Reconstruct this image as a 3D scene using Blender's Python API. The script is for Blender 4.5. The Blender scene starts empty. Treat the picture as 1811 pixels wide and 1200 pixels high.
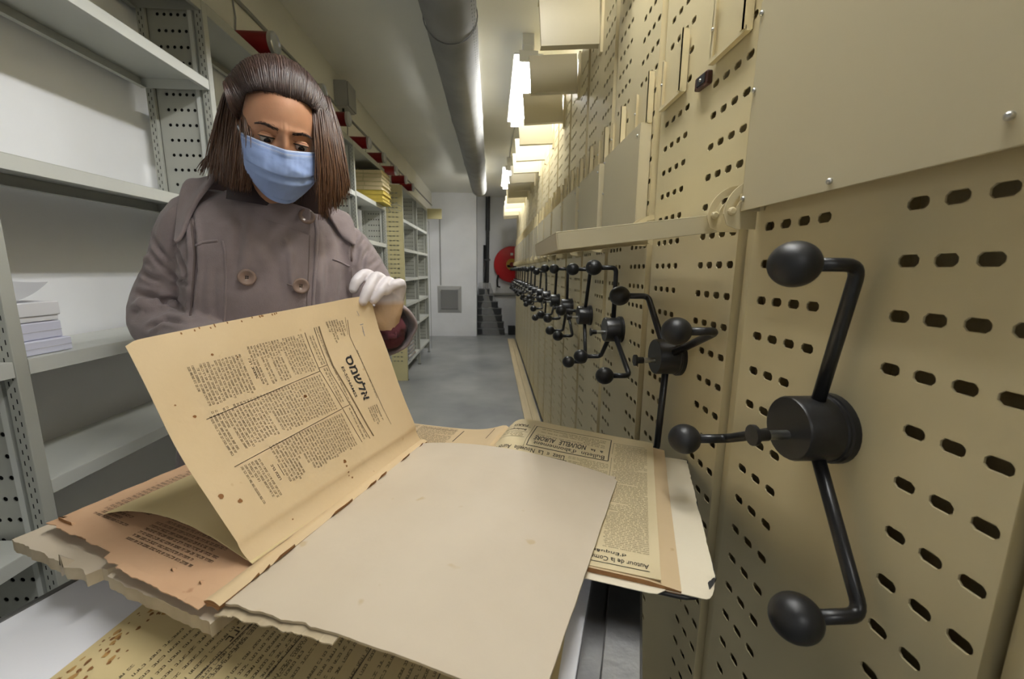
import bpy, bmesh, math, random
from mathutils import Vector, Matrix, Euler
from mathutils.bvhtree import BVHTree
from mathutils import noise as mnoise

random.seed(7)
PI = math.pi
scene = bpy.context.scene
COL = scene.collection

# ------------------------------------------------------------------ camera
YAW, PITCH, ROLL, FPX = math.radians(2.77), math.radians(9.68), math.radians(-0.65), 722.0
EYE = Vector((0.0, 0.0, 1.25))
_f = Vector((math.sin(YAW) * math.cos(PITCH), math.cos(YAW) * math.cos(PITCH), -math.sin(PITCH)))
_r = Vector((math.cos(YAW), -math.sin(YAW), 0.0))
_d = _f.cross(_r)
_r2 = math.cos(ROLL) * _r + math.sin(ROLL) * _d
_d2 = -math.sin(ROLL) * _r + math.cos(ROLL) * _d
cam_data = bpy.data.cameras.new('camera')
cam = bpy.data.objects.new('camera', cam_data)
COL.objects.link(cam)
rot = Matrix((_r2, -_d2, -_f)).transposed()
cam.matrix_world = Matrix.Translation(EYE) @ rot.to_4x4()
cam_data.sensor_width = 36.0
cam_data.lens = FPX / 1811.0 * 36.0
cam_data.clip_start = 0.02
cam_data.dof.use_dof = True
cam_data.dof.focus_distance = 0.85
cam_data.dof.aperture_fstop = 6.3
scene.camera = cam

# ------------------------------------------------------------------ world and exposure
world = bpy.data.worlds.new('world')
scene.world = world
world.use_nodes = True
world.node_tree.nodes['Background'].inputs[0].default_value = (0.9, 0.95, 1.0, 1)
world.node_tree.nodes['Background'].inputs[1].default_value = 0.01
vs = scene.view_settings
vs.view_transform = 'Standard'
vs.look = 'None'
vs.gamma = 1.0
vs.use_curve_mapping = False
vs.exposure = 0.0
TUBE_POWER = 92.0

# ------------------------------------------------------------------ helpers
def lin(c):
    return tuple((x / 255 / 12.92) if x / 255 <= 0.04045 else ((x / 255 + 0.055) / 1.055) ** 2.4 for x in c)

class MB:
    """collects verts and faces, then becomes one mesh object"""
    def __init__(s):
        s.v = []; s.f = []; s.mi = []; s.cur = 0
    def face(s, idx):
        s.f.append(tuple(idx)); s.mi.append(s.cur)
    def poly(s, pts):
        b = len(s.v); s.v.extend([tuple(p) for p in pts]); s.face(range(b, b + len(pts)))
    def box(s, x0, x1, y0, y1, z0, z1):
        b = len(s.v)
        s.v += [(x0,y0,z0),(x1,y0,z0),(x1,y1,z0),(x0,y1,z0),(x0,y0,z1),(x1,y0,z1),(x1,y1,z1),(x0,y1,z1)]
        for q in ((0,3,2,1),(4,5,6,7),(0,1,5,4),(1,2,6,5),(2,3,7,6),(3,0,4,7)):
            s.face([b + i for i in q])
    def obox(s, m, x0, x1, y0, y1, z0, z1):
        b = len(s.v); s.box(x0, x1, y0, y1, z0, z1)
        for i in range(b, len(s.v)): s.v[i] = tuple(m @ Vector(s.v[i]))
    def hexa(s, p):  # eight points: bottom four, top four
        b = len(s.v); s.v += [tuple(q) for q in p]
        for q in ((0,3,2,1),(4,5,6,7),(0,1,5,4),(1,2,6,5),(2,3,7,6),(3,0,4,7)):
            s.face([b + i for i in q])
    def tube(s, pts, r, n=10, cap=True):
        pts = [Vector(p) for p in pts]; k = len(pts)
        rs = r if isinstance(r, (list, tuple)) else [r] * k
        up = None; b = len(s.v)
        for i, p in enumerate(pts):
            t = (pts[min(i + 1, k - 1)] - pts[max(i - 1, 0)])
            t = t.normalized() if t.length > 1e-9 else Vector((0, 0, 1))
            if up is None:
                up = Vector((0, 0, 1)) if abs(t.z) < 0.9 else Vector((1, 0, 0))
            a = up - t * up.dot(t)
            a = a.normalized() if a.length > 1e-6 else t.orthogonal().normalized()
            c = t.cross(a); up = a
            for j in range(n):
                w = 2 * PI * j / n
                q = p + rs[i] * (math.cos(w) * a + math.sin(w) * c)
                s.v.append(tuple(q))
        for i in range(k - 1):
            for j in range(n):
                s.face((b + i*n + j, b + i*n + (j+1) % n, b + (i+1)*n + (j+1) % n, b + (i+1)*n + j))
        if cap:
            s.face([b + j for j in range(n)][::-1]); s.face([b + (k-1)*n + j for j in range(n)])
    def lathe(s, prof, m, n=20, cap=True):
        """prof: list of (radius, height) along local z, placed by matrix m"""
        b = len(s.v)
        for (r, h) in prof:
            for j in range(n):
                w = 2 * PI * j / n
                s.v.append(tuple(m @ Vector((r * math.cos(w), r * math.sin(w), h))))
        for i in range(len(prof) - 1):
            for j in range(n):
                s.face((b+i*n+j, b+i*n+(j+1) % n, b+(i+1)*n+(j+1) % n, b+(i+1)*n+j))
        if cap:
            s.face([b + j for j in range(n)][::-1]); s.face([b + (len(prof)-1)*n + j for j in range(n)])
    def ball(s, c, r, nu=20, nv=12, sc=(1, 1, 1), m=None):
        c = Vector(c); b = len(s.v)
        for i in range(nv + 1):
            t = PI * i / nv
            for j in range(nu):
                w = 2 * PI * j / nu
                q = Vector((r*sc[0]*math.sin(t)*math.cos(w), r*sc[1]*math.sin(t)*math.sin(w), r*sc[2]*math.cos(t)))
                if m is not None: q = m @ q
                s.v.append(tuple(c + q))
        for i in range(nv):
            for j in range(nu):
                s.face((b+i*nu+j, b+(i+1)*nu+j, b+(i+1)*nu+(j+1) % nu, b+i*nu+(j+1) % nu))
    def grid(s, fn, nu, nv, closed_u=False):
        b = len(s.v)
        for j in range(nv + 1):
            for i in range(nu + (0 if closed_u else 1)):
                s.v.append(tuple(fn(i / nu, j / nv)))
        w = nu if closed_u else nu + 1
        for j in range(nv):
            for i in range(nu):
                i2 = (i + 1) % w if closed_u else i + 1
                s.face((b + j*w + i, b + j*w + i2, b + (j+1)*w + i2, b + (j+1)*w + i))
    def prism(s, poly, m, h):
        """poly in local xy extruded from z=0 to z=h, placed by m"""
        n = len(poly); b = len(s.v)
        for z in (0, h):
            for (x, y) in poly: s.v.append(tuple(m @ Vector((x, y, z))))
        s.face([b + i for i in range(n)][::-1]); s.face([b + n + i for i in range(n)])
        for i in range(n):
            s.face((b+i, b+(i+1) % n, b+n+(i+1) % n, b+n+i))
    def plate(s, ycuts, zcuts, holes, x, dx, mapper=None):
        """thin sheet in the yz plane at x, with the hole (cy,cz,hw,hh,round) where cell (i,j) is in holes; rim goes dx deep"""
        mp = mapper or (lambda a, b_, c: (c, a, b_))
        idx = {}
        def V(a, b_, c):
            k = (round(a, 6), round(b_, 6), round(c, 6))
            if k not in idx:
                idx[k] = len(s.v); s.v.append(tuple(mp(a, b_, c)))
            return idx[k]
        for i in range(len(ycuts) - 1):
            for j in range(len(zcuts) - 1):
                y0, y1, z0, z1 = ycuts[i], ycuts[i+1], zcuts[j], zcuts[j+1]
                h = holes.get((i, j))
                if not h:
                    s.face((V(y0,z0,x), V(y0,z1,x), V(y1,z1,x), V(y1,z0,x)))
                    continue
                cy, cz, hw, hh, rr = h
                inner = [(cy-hw+rr,cz-hh),(cy+hw-rr,cz-hh),(cy+hw,cz-hh+rr),(cy+hw,cz+hh-rr),(cy+hw-rr,cz+hh),(cy-hw+rr,cz+hh),(cy-hw,cz+hh-rr),(cy-hw,cz-hh+rr)]
                ym0, ym1, zm0, zm1 = cy-hw+rr, cy+hw-rr, cz-hh+rr, cz+hh-rr
                c = [V(y0,z0,x), V(y1,z0,x), V(y1,z1,x), V(y0,z1,x)]
                q = [V(p[0], p[1], x) for p in inner]
                s.face((c[0], q[0], q[1], c[1])[::-1]); s.face((c[1], q[2], q[3], c[2])[::-1])
                s.face((c[2], q[4], q[5], c[3])[::-1]); s.face((c[3], q[6], q[7], c[0])[::-1])
                s.face((c[0], q[7], q[0])[::-1]); s.face((c[1], q[1], q[2])[::-1])
                s.face((c[2], q[3], q[4])[::-1]); s.face((c[3], q[5], q[6])[::-1])
                d = [V(p[0], p[1], x + dx) for p in inner]
                for k in range(8):
                    s.face((q[k], d[k], d[(k+1) % 8], q[(k+1) % 8]))
    def build(s, name, mats, parent=None, smooth=False, auto=None, bevel=0.0):
        me = bpy.data.meshes.new(name)
        me.from_pydata(s.v, [], s.f); me.update()
        if not isinstance(mats, (list, tuple)): mats = [mats]
        for m in mats: me.materials.append(m)
        if len(mats) > 1: me.polygons.foreach_set('material_index', s.mi)
        return link(name, me, parent, smooth, auto, bevel)

def link(name, me, parent=None, smooth=False, auto=None, bevel=0.0):
    o = bpy.data.objects.new(name, me)
    COL.objects.link(o)
    if parent is not None: o.parent = parent
    if smooth or auto:
        me.polygons.foreach_set('use_smooth', [True] * len(me.polygons))
        if auto: me.set_sharp_from_angle(angle=math.radians(auto))
    if bevel > 0:
        md = o.modifiers.new('bevel', 'BEVEL'); md.width = bevel; md.segments = 2; md.limit_method = 'ANGLE'
        md.angle_limit = math.radians(40)
    return o

def tag(o, label=None, cat=None, group=None, kind=None):
    if label: o['label'] = label
    if cat: o['category'] = cat
    if group: o['group'] = group
    if kind: o['kind'] = kind
    return o

def thing(name, loc, label, cat, group=None, rz=0.0):
    o = bpy.data.objects.new(name, None)
    o.empty_display_size = 0.1
    o.location = loc; o.rotation_euler = (0, 0, rz)
    COL.objects.link(o)
    return tag(o, label, cat, group)

def copy_tree(o, parent=None):
    c = o.copy(); COL.objects.link(c); c.parent = parent
    for ch in o.children: copy_tree(ch, c)
    return c

# ------------------------------------------------------------------ materials
def mat(name, col, rough=0.6, var=0.0, scale=8.0, metal=0.0, bump=0.0, bscale=60.0, spec=0.5, col2=None, stretch=None, detail=4.0):
    m = bpy.data.materials.new(name); m.use_nodes = True
    nt = m.node_tree; bs = nt.nodes['Principled BSDF']
    c = tuple(col) + (1,)
    bs.inputs['Base Color'].default_value = c
    bs.inputs['Roughness'].default_value = rough
    bs.inputs['Metallic'].default_value = metal
    bs.inputs['Specular IOR Level'].default_value = spec
    if var > 0 or col2 is not None or bump > 0:
        tc = nt.nodes.new('ShaderNodeTexCoord'); mp = nt.nodes.new('ShaderNodeMapping')
        nt.links.new(tc.outputs['Object'], mp.inputs['Vector'])
        if stretch: mp.inputs['Scale'].default_value = stretch
    if var > 0 or col2 is not None:
        nz = nt.nodes.new('ShaderNodeTexNoise'); nz.inputs['Scale'].default_value = scale; nz.inputs['Detail'].default_value = detail
        nt.links.new(mp.outputs['Vector'], nz.inputs['Vector'])
        rp = nt.nodes.new('ShaderNodeValToRGB')
        a = tuple(max(0, x * (1 - var)) for x in col); b = tuple(min(1, x * (1 + var)) for x in (col2 or col))
        rp.color_ramp.elements[0].position = 0.3; rp.color_ramp.elements[1].position = 0.7
        rp.color_ramp.elements[0].color = a + (1,); rp.color_ramp.elements[1].color = b + (1,)
        nt.links.new(nz.outputs['Fac'], rp.inputs['Fac']); nt.links.new(rp.outputs['Color'], bs.inputs['Base Color'])
    if bump > 0:
        nb = nt.nodes.new('ShaderNodeTexNoise'); nb.inputs['Scale'].default_value = bscale; nb.inputs['Detail'].default_value = 6
        nt.links.new(mp.outputs['Vector'], nb.inputs['Vector'])
        bp = nt.nodes.new('ShaderNodeBump'); bp.inputs['Strength'].default_value = bump; bp.inputs['Distance'].default_value = 0.002
        nt.links.new(nb.outputs['Fac'], bp.inputs['Height']); nt.links.new(bp.outputs['Normal'], bs.inputs['Normal'])
    return m

M = {}
M['cream'] = mat('cream enamel', lin((218, 204, 163)), 0.42, 0.03, 3, bump=0.04, bscale=300)
M['cream_plain'] = mat('cream enamel panel', lin((208, 197, 164)), 0.4, 0.03, 2, bump=0.03, bscale=300)
M['grey_metal'] = mat('grey enamel', lin((170, 171, 162)), 0.5, 0.04, 5, bump=0.04, bscale=250)
M['shelf_white'] = mat('pale shelf enamel', lin((200, 202, 196)), 0.5, 0.04, 5, bump=0.03, bscale=250)
M['beige_metal'] = mat('beige enamel', lin((205, 196, 150)), 0.5, 0.03, 5)
M['wall'] = mat('white paint', lin((236, 237, 240)), 0.85, 0.05, 2.5, bump=0.15, bscale=40)
M['soffit'] = mat('off white paint', lin((228, 226, 214)), 0.85, 0.04, 1.5, bump=0.1, bscale=40)
M['ceiling'] = mat('ceiling paint', lin((238, 237, 228)), 0.9, 0.05, 1.2, bump=0.1, bscale=30)
M['floor'] = mat('polished concrete', lin((142, 145, 146)), 0.36, 0.22, 1.6, bump=0.05, bscale=30, col2=lin((154, 156, 154)), detail=8)
M['wood_strip'] = mat('pale wooden floor strip', lin((214, 196, 158)), 0.6, 0.08, 4, stretch=(8, 0.6, 8))
M['black'] = mat('black plastic', (0.011, 0.011, 0.012), 0.42, bump=0.06, bscale=400)
M['black_metal'] = mat('black lacquer', (0.012, 0.012, 0.013), 0.33, bump=0.05, bscale=300)
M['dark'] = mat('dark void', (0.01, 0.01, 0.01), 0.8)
M['steel'] = mat('bare steel', (0.62, 0.62, 0.6), 0.3, 0.1, 20, metal=1.0)
M['alu'] = mat('scratched aluminium', (0.30, 0.30, 0.30), 0.42, 0.3, 9, metal=0.9, bump=0.25, bscale=90, stretch=(1, 1, 1), detail=8)
M['red'] = mat('red lacquer', lin((126, 14, 20)), 0.35)
M['red_bright'] = mat('bright red lacquer', lin((190, 10, 22)), 0.35)
M['duct'] = mat('grey textile duct', lin((134, 134, 133)), 0.8, 0.12, 6, bump=0.5, bscale=14)
M['lamp_body'] = mat('white lamp body', lin((225, 225, 220)), 0.4)
M['vent'] = mat('grey vent', lin((170, 170, 168)), 0.5)
M['pipe'] = mat('dark pipe', lin((45, 46, 48)), 0.4)
M['conduit'] = mat('grey conduit', lin((150, 150, 146)), 0.5)
M['brass'] = mat('yellow brass label', lin((190, 150, 60)), 0.4)

def emit(name, col, st):
    m = bpy.data.materials.new(name); m.use_nodes = True
    nt = m.node_tree; nt.nodes.clear()
    e = nt.nodes.new('ShaderNodeEmission'); o = nt.nodes.new('ShaderNodeOutputMaterial')
    e.inputs['Color'].default_value = tuple(col) + (1,); e.inputs['Strength'].default_value = st
    nt.links.new(e.outputs[0], o.inputs['Surface'])
    return m
M['tube'] = emit('lit fluorescent tube', (0.985, 0.99, 0.985), TUBE_POWER)

# ------------------------------------------------------------------ the room
XL, XR, XS = -1.20, 0.41, -1.10       # left wall, face of the mobile shelving, beam face
YB, YE, YP, H = -3.6, 8.06, 7.69, 2.60  # back wall, end wall, pier face, ceiling
def struct(name, mb, m, **k):
    return tag(mb.build(name, m, **k), kind='structure')
b = MB(); b.box(-1.6, 2.7, YB - .2, YE + .2, -0.1, 0); struct('floor', b, M['floor'])
b = MB(); b.box(-1.6, 2.7, YB - .2, YE + .2, H, H + .1); struct('ceiling', b, M['ceiling'])
b = MB(); b.box(XL - .2, XL, YB, YP, 0, 2.14); b.cur = 1; b.box(XL - .2, XS, YB, YP, 2.14, H); struct('wall_left', b, [M['wall'], M['soffit']])
b = MB(); b.box(-1.4, -0.30, YP, YE, 0, H); struct('wall_pier', b, M['wall'])
b = MB(); b.box(-1.4, 2.6, YE, YE + .15, 0, H); struct('wall_end', b, M['wall'])
b = MB(); b.box(2.4, 2.6, YB, YE, 0, H); struct('wall_right', b, M['wall'])
b = MB(); b.box(-1.4, 2.6, YB - .15, YB, 0, H); struct('wall_back', b, M['wall'])

# wooden floor strips beside the rails: three planks abreast
tr = bpy.data.objects.new('trim_1', None); COL.objects.link(tr); tag(tr, kind='structure')
y = 0.6
while y < 7.3:
    for x0, x1 in ((0.272, 0.3365), (0.339, 0.403)):
        b = MB(); b.box(x0, x1, y, min(y + 2.2, 7.34) - .003, 0, 0.012); b.build('plank', M['wood_strip'], tr, bevel=.001)
    y += 2.2

# ------------------------------------------------------------------ lamps
def lamp(y0, y1, label, x=.203):
    t = thing('fluorescent_lamp', (x, (y0 + y1) / 2, 2.427), label, 'lamp', 'ceiling lamps')
    h = (y1 - y0) / 2
    b = MB(); b.box(-.03, .03, -h, h, .058, .10); b.build('housing', M['lamp_body'], t, bevel=.004)
    b = MB(); b.box(-.084, .084, -h, h, .047, .053); b.build('reflector', M['lamp_body'], t)
    for sx in (-.033, .033):
        b = MB(); b.tube([(sx, -h + .03, .028), (sx, h - .03, .028)], .013, 14)
        b.build('tube', M['tube'], t, smooth=True)
    for sy in (-1, 1):
        b = MB(); b.box(-.055, .055, sy * h - .008, sy * h + .008, .008, .066); b.build('end_cap', M['lamp_body'], t, bevel=.003)
    for sy in (-1, 1):
        b = MB(); b.box(-.035, .035, sy * (h - .06) - .03, sy * (h - .06) + .03, .10, .173); b.build('mount_block', M['lamp_body'], t, bevel=.003)
lamp(2.59, 3.69, 'lit twin tube ceiling lamp nearer the camera beside the shelving signs')
lamp(5.23, 6.39, 'lit twin tube ceiling lamp farther away towards the end wall')
lamp(0.12, 1.23, 'twin tube ceiling lamp above the reading table')
lamp(-2.80, -1.66, 'twin tube ceiling lamp behind the camera')
b = MB(); b.tube([(0.205, 3.68, 2.592), (0.20, 5.25, 2.592)], .004, 6)
tag(b.build('lamp_cable', M['conduit']), 'thin grey cable running along the ceiling between the two lamps', 'cable')

# ------------------------------------------------------------------ textile air duct
t = thing('air_duct', (-0.20, 2.0, 2.41), 'long grey textile air duct hanging under the ceiling', 'duct')
def ductfn(i, j):
    y = -3.4 + j * 9.62
    r = 0.132 - 0.004 * max(0, y)
    w = 2 * PI * i
    seg = math.sin((y * 1.0) * PI * 2 / 1.3)
    r *= 1 + 0.012 * mnoise.noise(Vector((math.cos(w) * 1.5, math.sin(w) * 1.5, y * 2.2))) + 0.016 * mnoise.noise(Vector((math.cos(w) * 4, math.sin(w) * 4, y * 7)))
    r *= 1 - 0.05 * math.exp(-((y - 2.12) / .05) ** 2)
    return Vector((r * math.cos(w), y - 2.0, r * math.sin(w) - 0.01 * math.sin(y * 2.4) ** 2))
b = MB(); b.grid(ductfn, 40, 240, closed_u=True); b.build('duct_tube', M['duct'], t, smooth=True)
b = MB(); m4 = Matrix.Translation((0, 4.22, -.004)) @ Matrix.Rotation(-PI / 2, 4, 'X')
b.lathe([(.108, 0), (.1, .02), (.07, .045), (.01, .055)], m4, 32); b.build('end_cap', M['duct'], t, smooth=True)
b = MB()
for k in range(2):
    w0 = math.radians(-22 - 9 * k)
    for i in range(230):
        y = -0.6 + i * .026; r = 0.1345 - 0.004 * max(0, y + 2 - 0)
        r = (0.132 - 0.004 * max(0, y + 2)) * 1.01
        p = Vector((r * math.cos(w0), y, r * math.sin(w0) - 0.01 * math.sin((y + 2) * 2.4) ** 2)); n = Vector((math.cos(w0), 0, math.sin(w0))); a = Vector((0, 1, 0)); c = n.cross(a)
        b.poly([p + n*.001 + .004*(math.cos(q)*a + math.sin(q)*c) for q in [PI/3*z for z in range(6)]])
tag(b.build('perforation', M['dark'], t), kind='stuff')
for y in (-2.2, .12, 1.4, 2.7, 3.9):
    b = MB(); rr = (0.132 - .004 * max(0, y + 2)) * 1.012
    b.tube([(rr*math.cos(w), y, rr*math.sin(w) - .005) for w in [2*PI*i/36 for i in range(37)]], .003, 6, cap=False); b.build('seam_ring', M['duct'], t, smooth=True)
b = MB(); b.box(-.006, .006, -5.4, 4.2, .12, .19); b.build('hanging_rail', M['conduit'], t)

# ------------------------------------------------------------------ mobile shelving on the right
PITCH_U = 0.411
ZROWS = [1.318 + .055 * k for k in range(-22, 16)]
def perforated_front():
    b = MB()
    near = [.015 + .034 * k for k in range(4)]       # slots beside the near edge
    far = [.230 + .034 * k for k in range(4)]
    cols = near + far
    yc = [0.0]
    for c in cols: yc += [c - .0165, c + .0165]
    yc = sorted(set(round(v, 5) for v in yc + [.368]))
    yc = [yc[0]] + [v for i, v in enumerate(yc[1:], 1) if v - yc[i-1] > .0015]
    zc = [0.05]
    for z in ZROWS: zc += [z - .0125, z + .0125]
    zc.append(2.25)
    holes = {}
    for i in range(len(yc) - 1):
        mid = (yc[i] + yc[i+1]) / 2
        for c in cols:
            if abs(mid - c) < .004:
                for j in range(len(zc) - 1):
                    zm = (zc[j] + zc[j+1]) / 2
                    for z in ZROWS:
                        if abs(zm - z) < .004:
                            if z < 1.13 and (abs(c - near[3]) < .001 or abs(c - far[0]) < .001): continue
                            holes[(i, j)] = (c, z, .0104, .0062, .0036)
    b.plate(yc, zc, holes, 0.0, 0.0022)
    # folded edge turning back towards the next unit, and the near return
    b.poly([(0, .368, .05), (0, .368, 2.25), (.013, .404, 2.25), (.013, .404, .05)])
    b.poly([(.013, .404, .05), (.013, .404, 2.25), (.05, .404, 2.25), (.05, .404, .05)])
    b.poly([(0, 0, .05), (.05, 0, .05), (.05, 0, 2.25), (0, 0, 2.25)])
    b.poly([(0, 0, 2.25), (.05, 0, 2.25), (.05, .404, 2.25), (.013, .404, 2.25), (0, .368, 2.25)])
    return b
front_mb = perforated_front()
front_me = bpy.data.meshes.new('front_panel'); front_me.from_pydata(front_mb.v, [], front_mb.f); front_me.materials.append(M['cream'])

def rounded_path(p0, p1, p2, r, n=6):
    p0, p1, p2 = Vector(p0), Vector(p1), Vector(p2)
    a = p1 + (p0 - p1).normalized() * r; c = p1 + (p2 - p1).normalized() * r
    out = [p0]
    for i in range(n + 1):
        t = i / n; out.append(a.lerp(p1, t).lerp(p1.lerp(c, t), t))
    return out + [p2]

def add_crank(root, angles):
    """hub, pin and three cranked arms with ball grips; local origin of the unit at its near front edge"""
    hy, hz = .176, 1.066
    mx = Matrix.Translation((0, hy, hz)) @ Matrix.Rotation(-PI / 2, 4, 'Y')
    b = MB(); b.lathe([(.042, 0), (.042, .008), (.040, .009), (.040, .0115), (.0385, .013), (.0385, .052), (.037, .055), (.0, .055)], mx, 32, cap=False)
    hub = b.build('crank_hub', M['black_metal'], root, auto=35)
    b = MB(); b.lathe([(.0058, .05), (.0058, .088), (.006, .089), (.0, .0891)], mx @ Matrix.Translation((-.008, -.002, 0)), 12, cap=False); b.build('pin_shaft', M['steel'], hub, auto=35)
    b = MB(); b.lathe([(.0, .080), (.007, .080), (.0075, .093), (.0125, .095), (.0125, .100), (.0, .101)], mx @ Matrix.Translation((-.008, -.002, 0)), 16, cap=False); b.build('pin_knob', M['black'], hub, auto=35)
    for a in angles:
        w = math.radians(a); d = Vector((0, math.cos(w), math.sin(w)))
        c = Vector((0, hy, hz)); R = .195 if a != 278 else .238
        p = rounded_path(c + d * .02 + Vector((-.026, 0, 0)), c + d * R + Vector((-.020, 0, 0)), c + d * R + Vector((-.078, 0, 0)), .016)
        b = MB(); b.tube(p, .0074, 12)
        arm = b.build('crank_arm', M['black_metal'], root, smooth=True)
        b = MB(); b.ball(c + d * R + Vector((-.092, 0, 0)), .0243, 28, 18, sc=(1.06, 1, 1)); b.build('ball_grip', M['black'], arm, smooth=True)

def bracket_mesh():
    """quarter-round hinge ear with an arc slot and a bolt, in the xz plane"""
    b = MB(); n = 12; th = .003
    # outline around hinge point (0,0): out to the aisle is -x, up is +z
    outer = [(-.052 * math.cos(PI/2 * i / n) if i else -.052, .052 * math.sin(PI/2 * i / n)) for i in range(n + 1)]
    low = [(-.052, 0), (-.046, -.016), (-.03, -.022), (0, -.022)]
    # ring pieces around the slot: outer band, slot gap, inner web
    for r0, r1 in ((.041, .052), (.0, .034)):
        for i in range(n):
            a0, a1 = PI/2 * i / n, PI/2 * (i+1) / n
            q = [(-r0*math.cos(a0), r0*math.sin(a0)), (-r1*math.cos(a0), r1*math.sin(a0)), (-r1*math.cos(a1), r1*math.sin(a1)), (-r0*math.cos(a1), r0*math.sin(a1))]
            for yy, fl in ((-th, False), (0, True)):
                pts = [(x, yy, z) for x, z in q]
                b.poly(pts[::-1] if fl else pts)
            for (e0, e1) in ((1, 2), (3, 0)):
                b.poly([(q[e0][0], -th, q[e0][1]), (q[e0][0], 0, q[e0][1]), (q[e1][0], 0, q[e1][1]), (q[e1][0], -th, q[e1][1])])
    b.prism([(-.052, .0), (-.046, -.016), (-.03, -.022), (0, -.022), (0, .0)], Matrix.Translation((0, 0, 0)) @ Matrix.Rotation(PI/2, 4, 'X'), th)
    return b
br_mb = bracket_mesh()
br_me = bpy.data.meshes.new('hinge_bracket'); br_me.from_pydata(br_mb.v, [], br_mb.f); br_me.materials.append(M['cream'])

def add_fold_panel(root, down=False):
    x0 = -.031
    p = bpy.data.objects.new('fold_panel_hinge', None)
    b = MB(); L0, L1, D, th = .014, .357, .285, .030
    # tray: local x = out from the hinge, z = up is the outer face when lying flat
    b.box(0, D, L0, L1, -.002, 0)
    b.box(D - .002, D, L0, L1, -th, -.002); b.box(0, D - .002, L0, L0 + .002, -th, -.002); b.box(0, D - .002, L1 - .002, L1, -th, -.002)
    b.box(D - .012, D - .002, L0, L1, -th, -th + .0015); b.box(0, D - .012, L0 + .002, L0 + .012, -th, -th + .0015); b.box(0, D - .012, L1 - .012, L1 - .002, -th, -th + .0015)
    bpy.data.objects.remove(p)
    m = b
    if down:
        R = Matrix.Translation((-.022, 0, 1.348)) @ Matrix.Rotation(math.radians(-7.0), 4, 'Y') @ Matrix.Scale(-1, 4, (1, 0, 0))
    else:
        R = Matrix.Translation((-.0315, 0, 1.342)) @ Matrix.Rotation(-PI / 2, 4, 'Y')
    m.v = [tuple(R @ Vector(v)) for v in m.v]
    panel = m.build('fold_down_panel', M['cream_plain'], root, bevel=.0012)
    panel['label'] = 'plain panel folded down into a small shelf' if down else 'plain panel folded up flat'
    for yy in (L0 - .014, L1 + .005):
        o = bpy.data.objects.new('hinge_bracket', br_me); COL.objects.link(o); o.parent = root; o.location = (-.004, yy, 1.338)
        b = MB(); b.lathe([(.0, .0), (.0062, .0), (.0062, .004), (.004, .006), (.0, .006)], Matrix.Translation((-.045, yy - .003, 1.342)) @ Matrix.Rotation(PI / 2, 4, 'X'), 12, cap=False); b.build('bolt', M['cream'], o).parent = root
    if not down:
        for yy, zz in ((.03, 1.60), (.03, 1.365), (.19, 1.352), (.352, 1.61), (.352, 1.51), (.352, 1.36)):
            b = MB(); b.ball((-.0325, yy, zz), .0035, 10, 6); b.build('rivet', M['steel'], panel, smooth=True)
    else:
        for k in range(2):
            b = MB(); b.box(-.296, -.2945, .30 + .012 * k, .304 + .012 * k, 1.286, 1.299); b.build('slot', M['dark'], panel)

def add_card_holder(root, y0, y1):
    b = MB(); z0, z1 = 1.628, 1.735
    b.box(-.004, -.0025, y0, y1, z0, z1)
    h = b.build('card_holder', M['cream'], root)
    b = MB(); b.box(-.019, -.004, y0, y0 + .0025, z0, z1 + .012); b.box(-.019, -.017, y0, y0 + .009, z0, z1 + .012); b.build('holder_rim', M['cream'], h)
    b = MB(); b.box(-.012, -.004, y1 - .002, y1, z0, z1); b.box(-.012, -.0105, y1 - .008, y1, z0, z1); b.build('holder_rim', M['cream'], h)
    b = MB(); b.box(-.014, -.004, y0, y1, z0 - .002, z0); b.box(-.014, -.0125, y0, y1, z0, z0 + .006); b.build('holder_rim', M['cream'], h)
    b = MB(); b.ball((-.013, y1 - .005, z0 + .055), .003, 8, 6); b.build('rivet', M['steel'], h, smooth=True)

def add_flag(root, k):
    tilt = random.uniform(-.02, .02)
    R = Matrix.Translation((0, .185, 2.098)) @ Matrix.Rotation(math.radians(-4.0) + tilt * .3, 4, 'Y') @ Matrix.Rotation(tilt, 4, 'Z')
    b = MB()
    b.obox(R, -.232, -.006, 0, .0015, 0, .158)
    b.obox(R, -.232, -.006, 0, .035, -.0015, 0)
    b.obox(R, -.232, -.006, 0, .05, .158, .1595)
    b.obox(R, -.232, -.2305, 0, .012, 0, .158)
    f = b.build('aisle_sign', M['cream_plain'], root)
    b = MB(); b.box(-.01, 0, .168, .200, 2.06, 2.26); b.build('sign_bracket', M['cream'], f)

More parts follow.
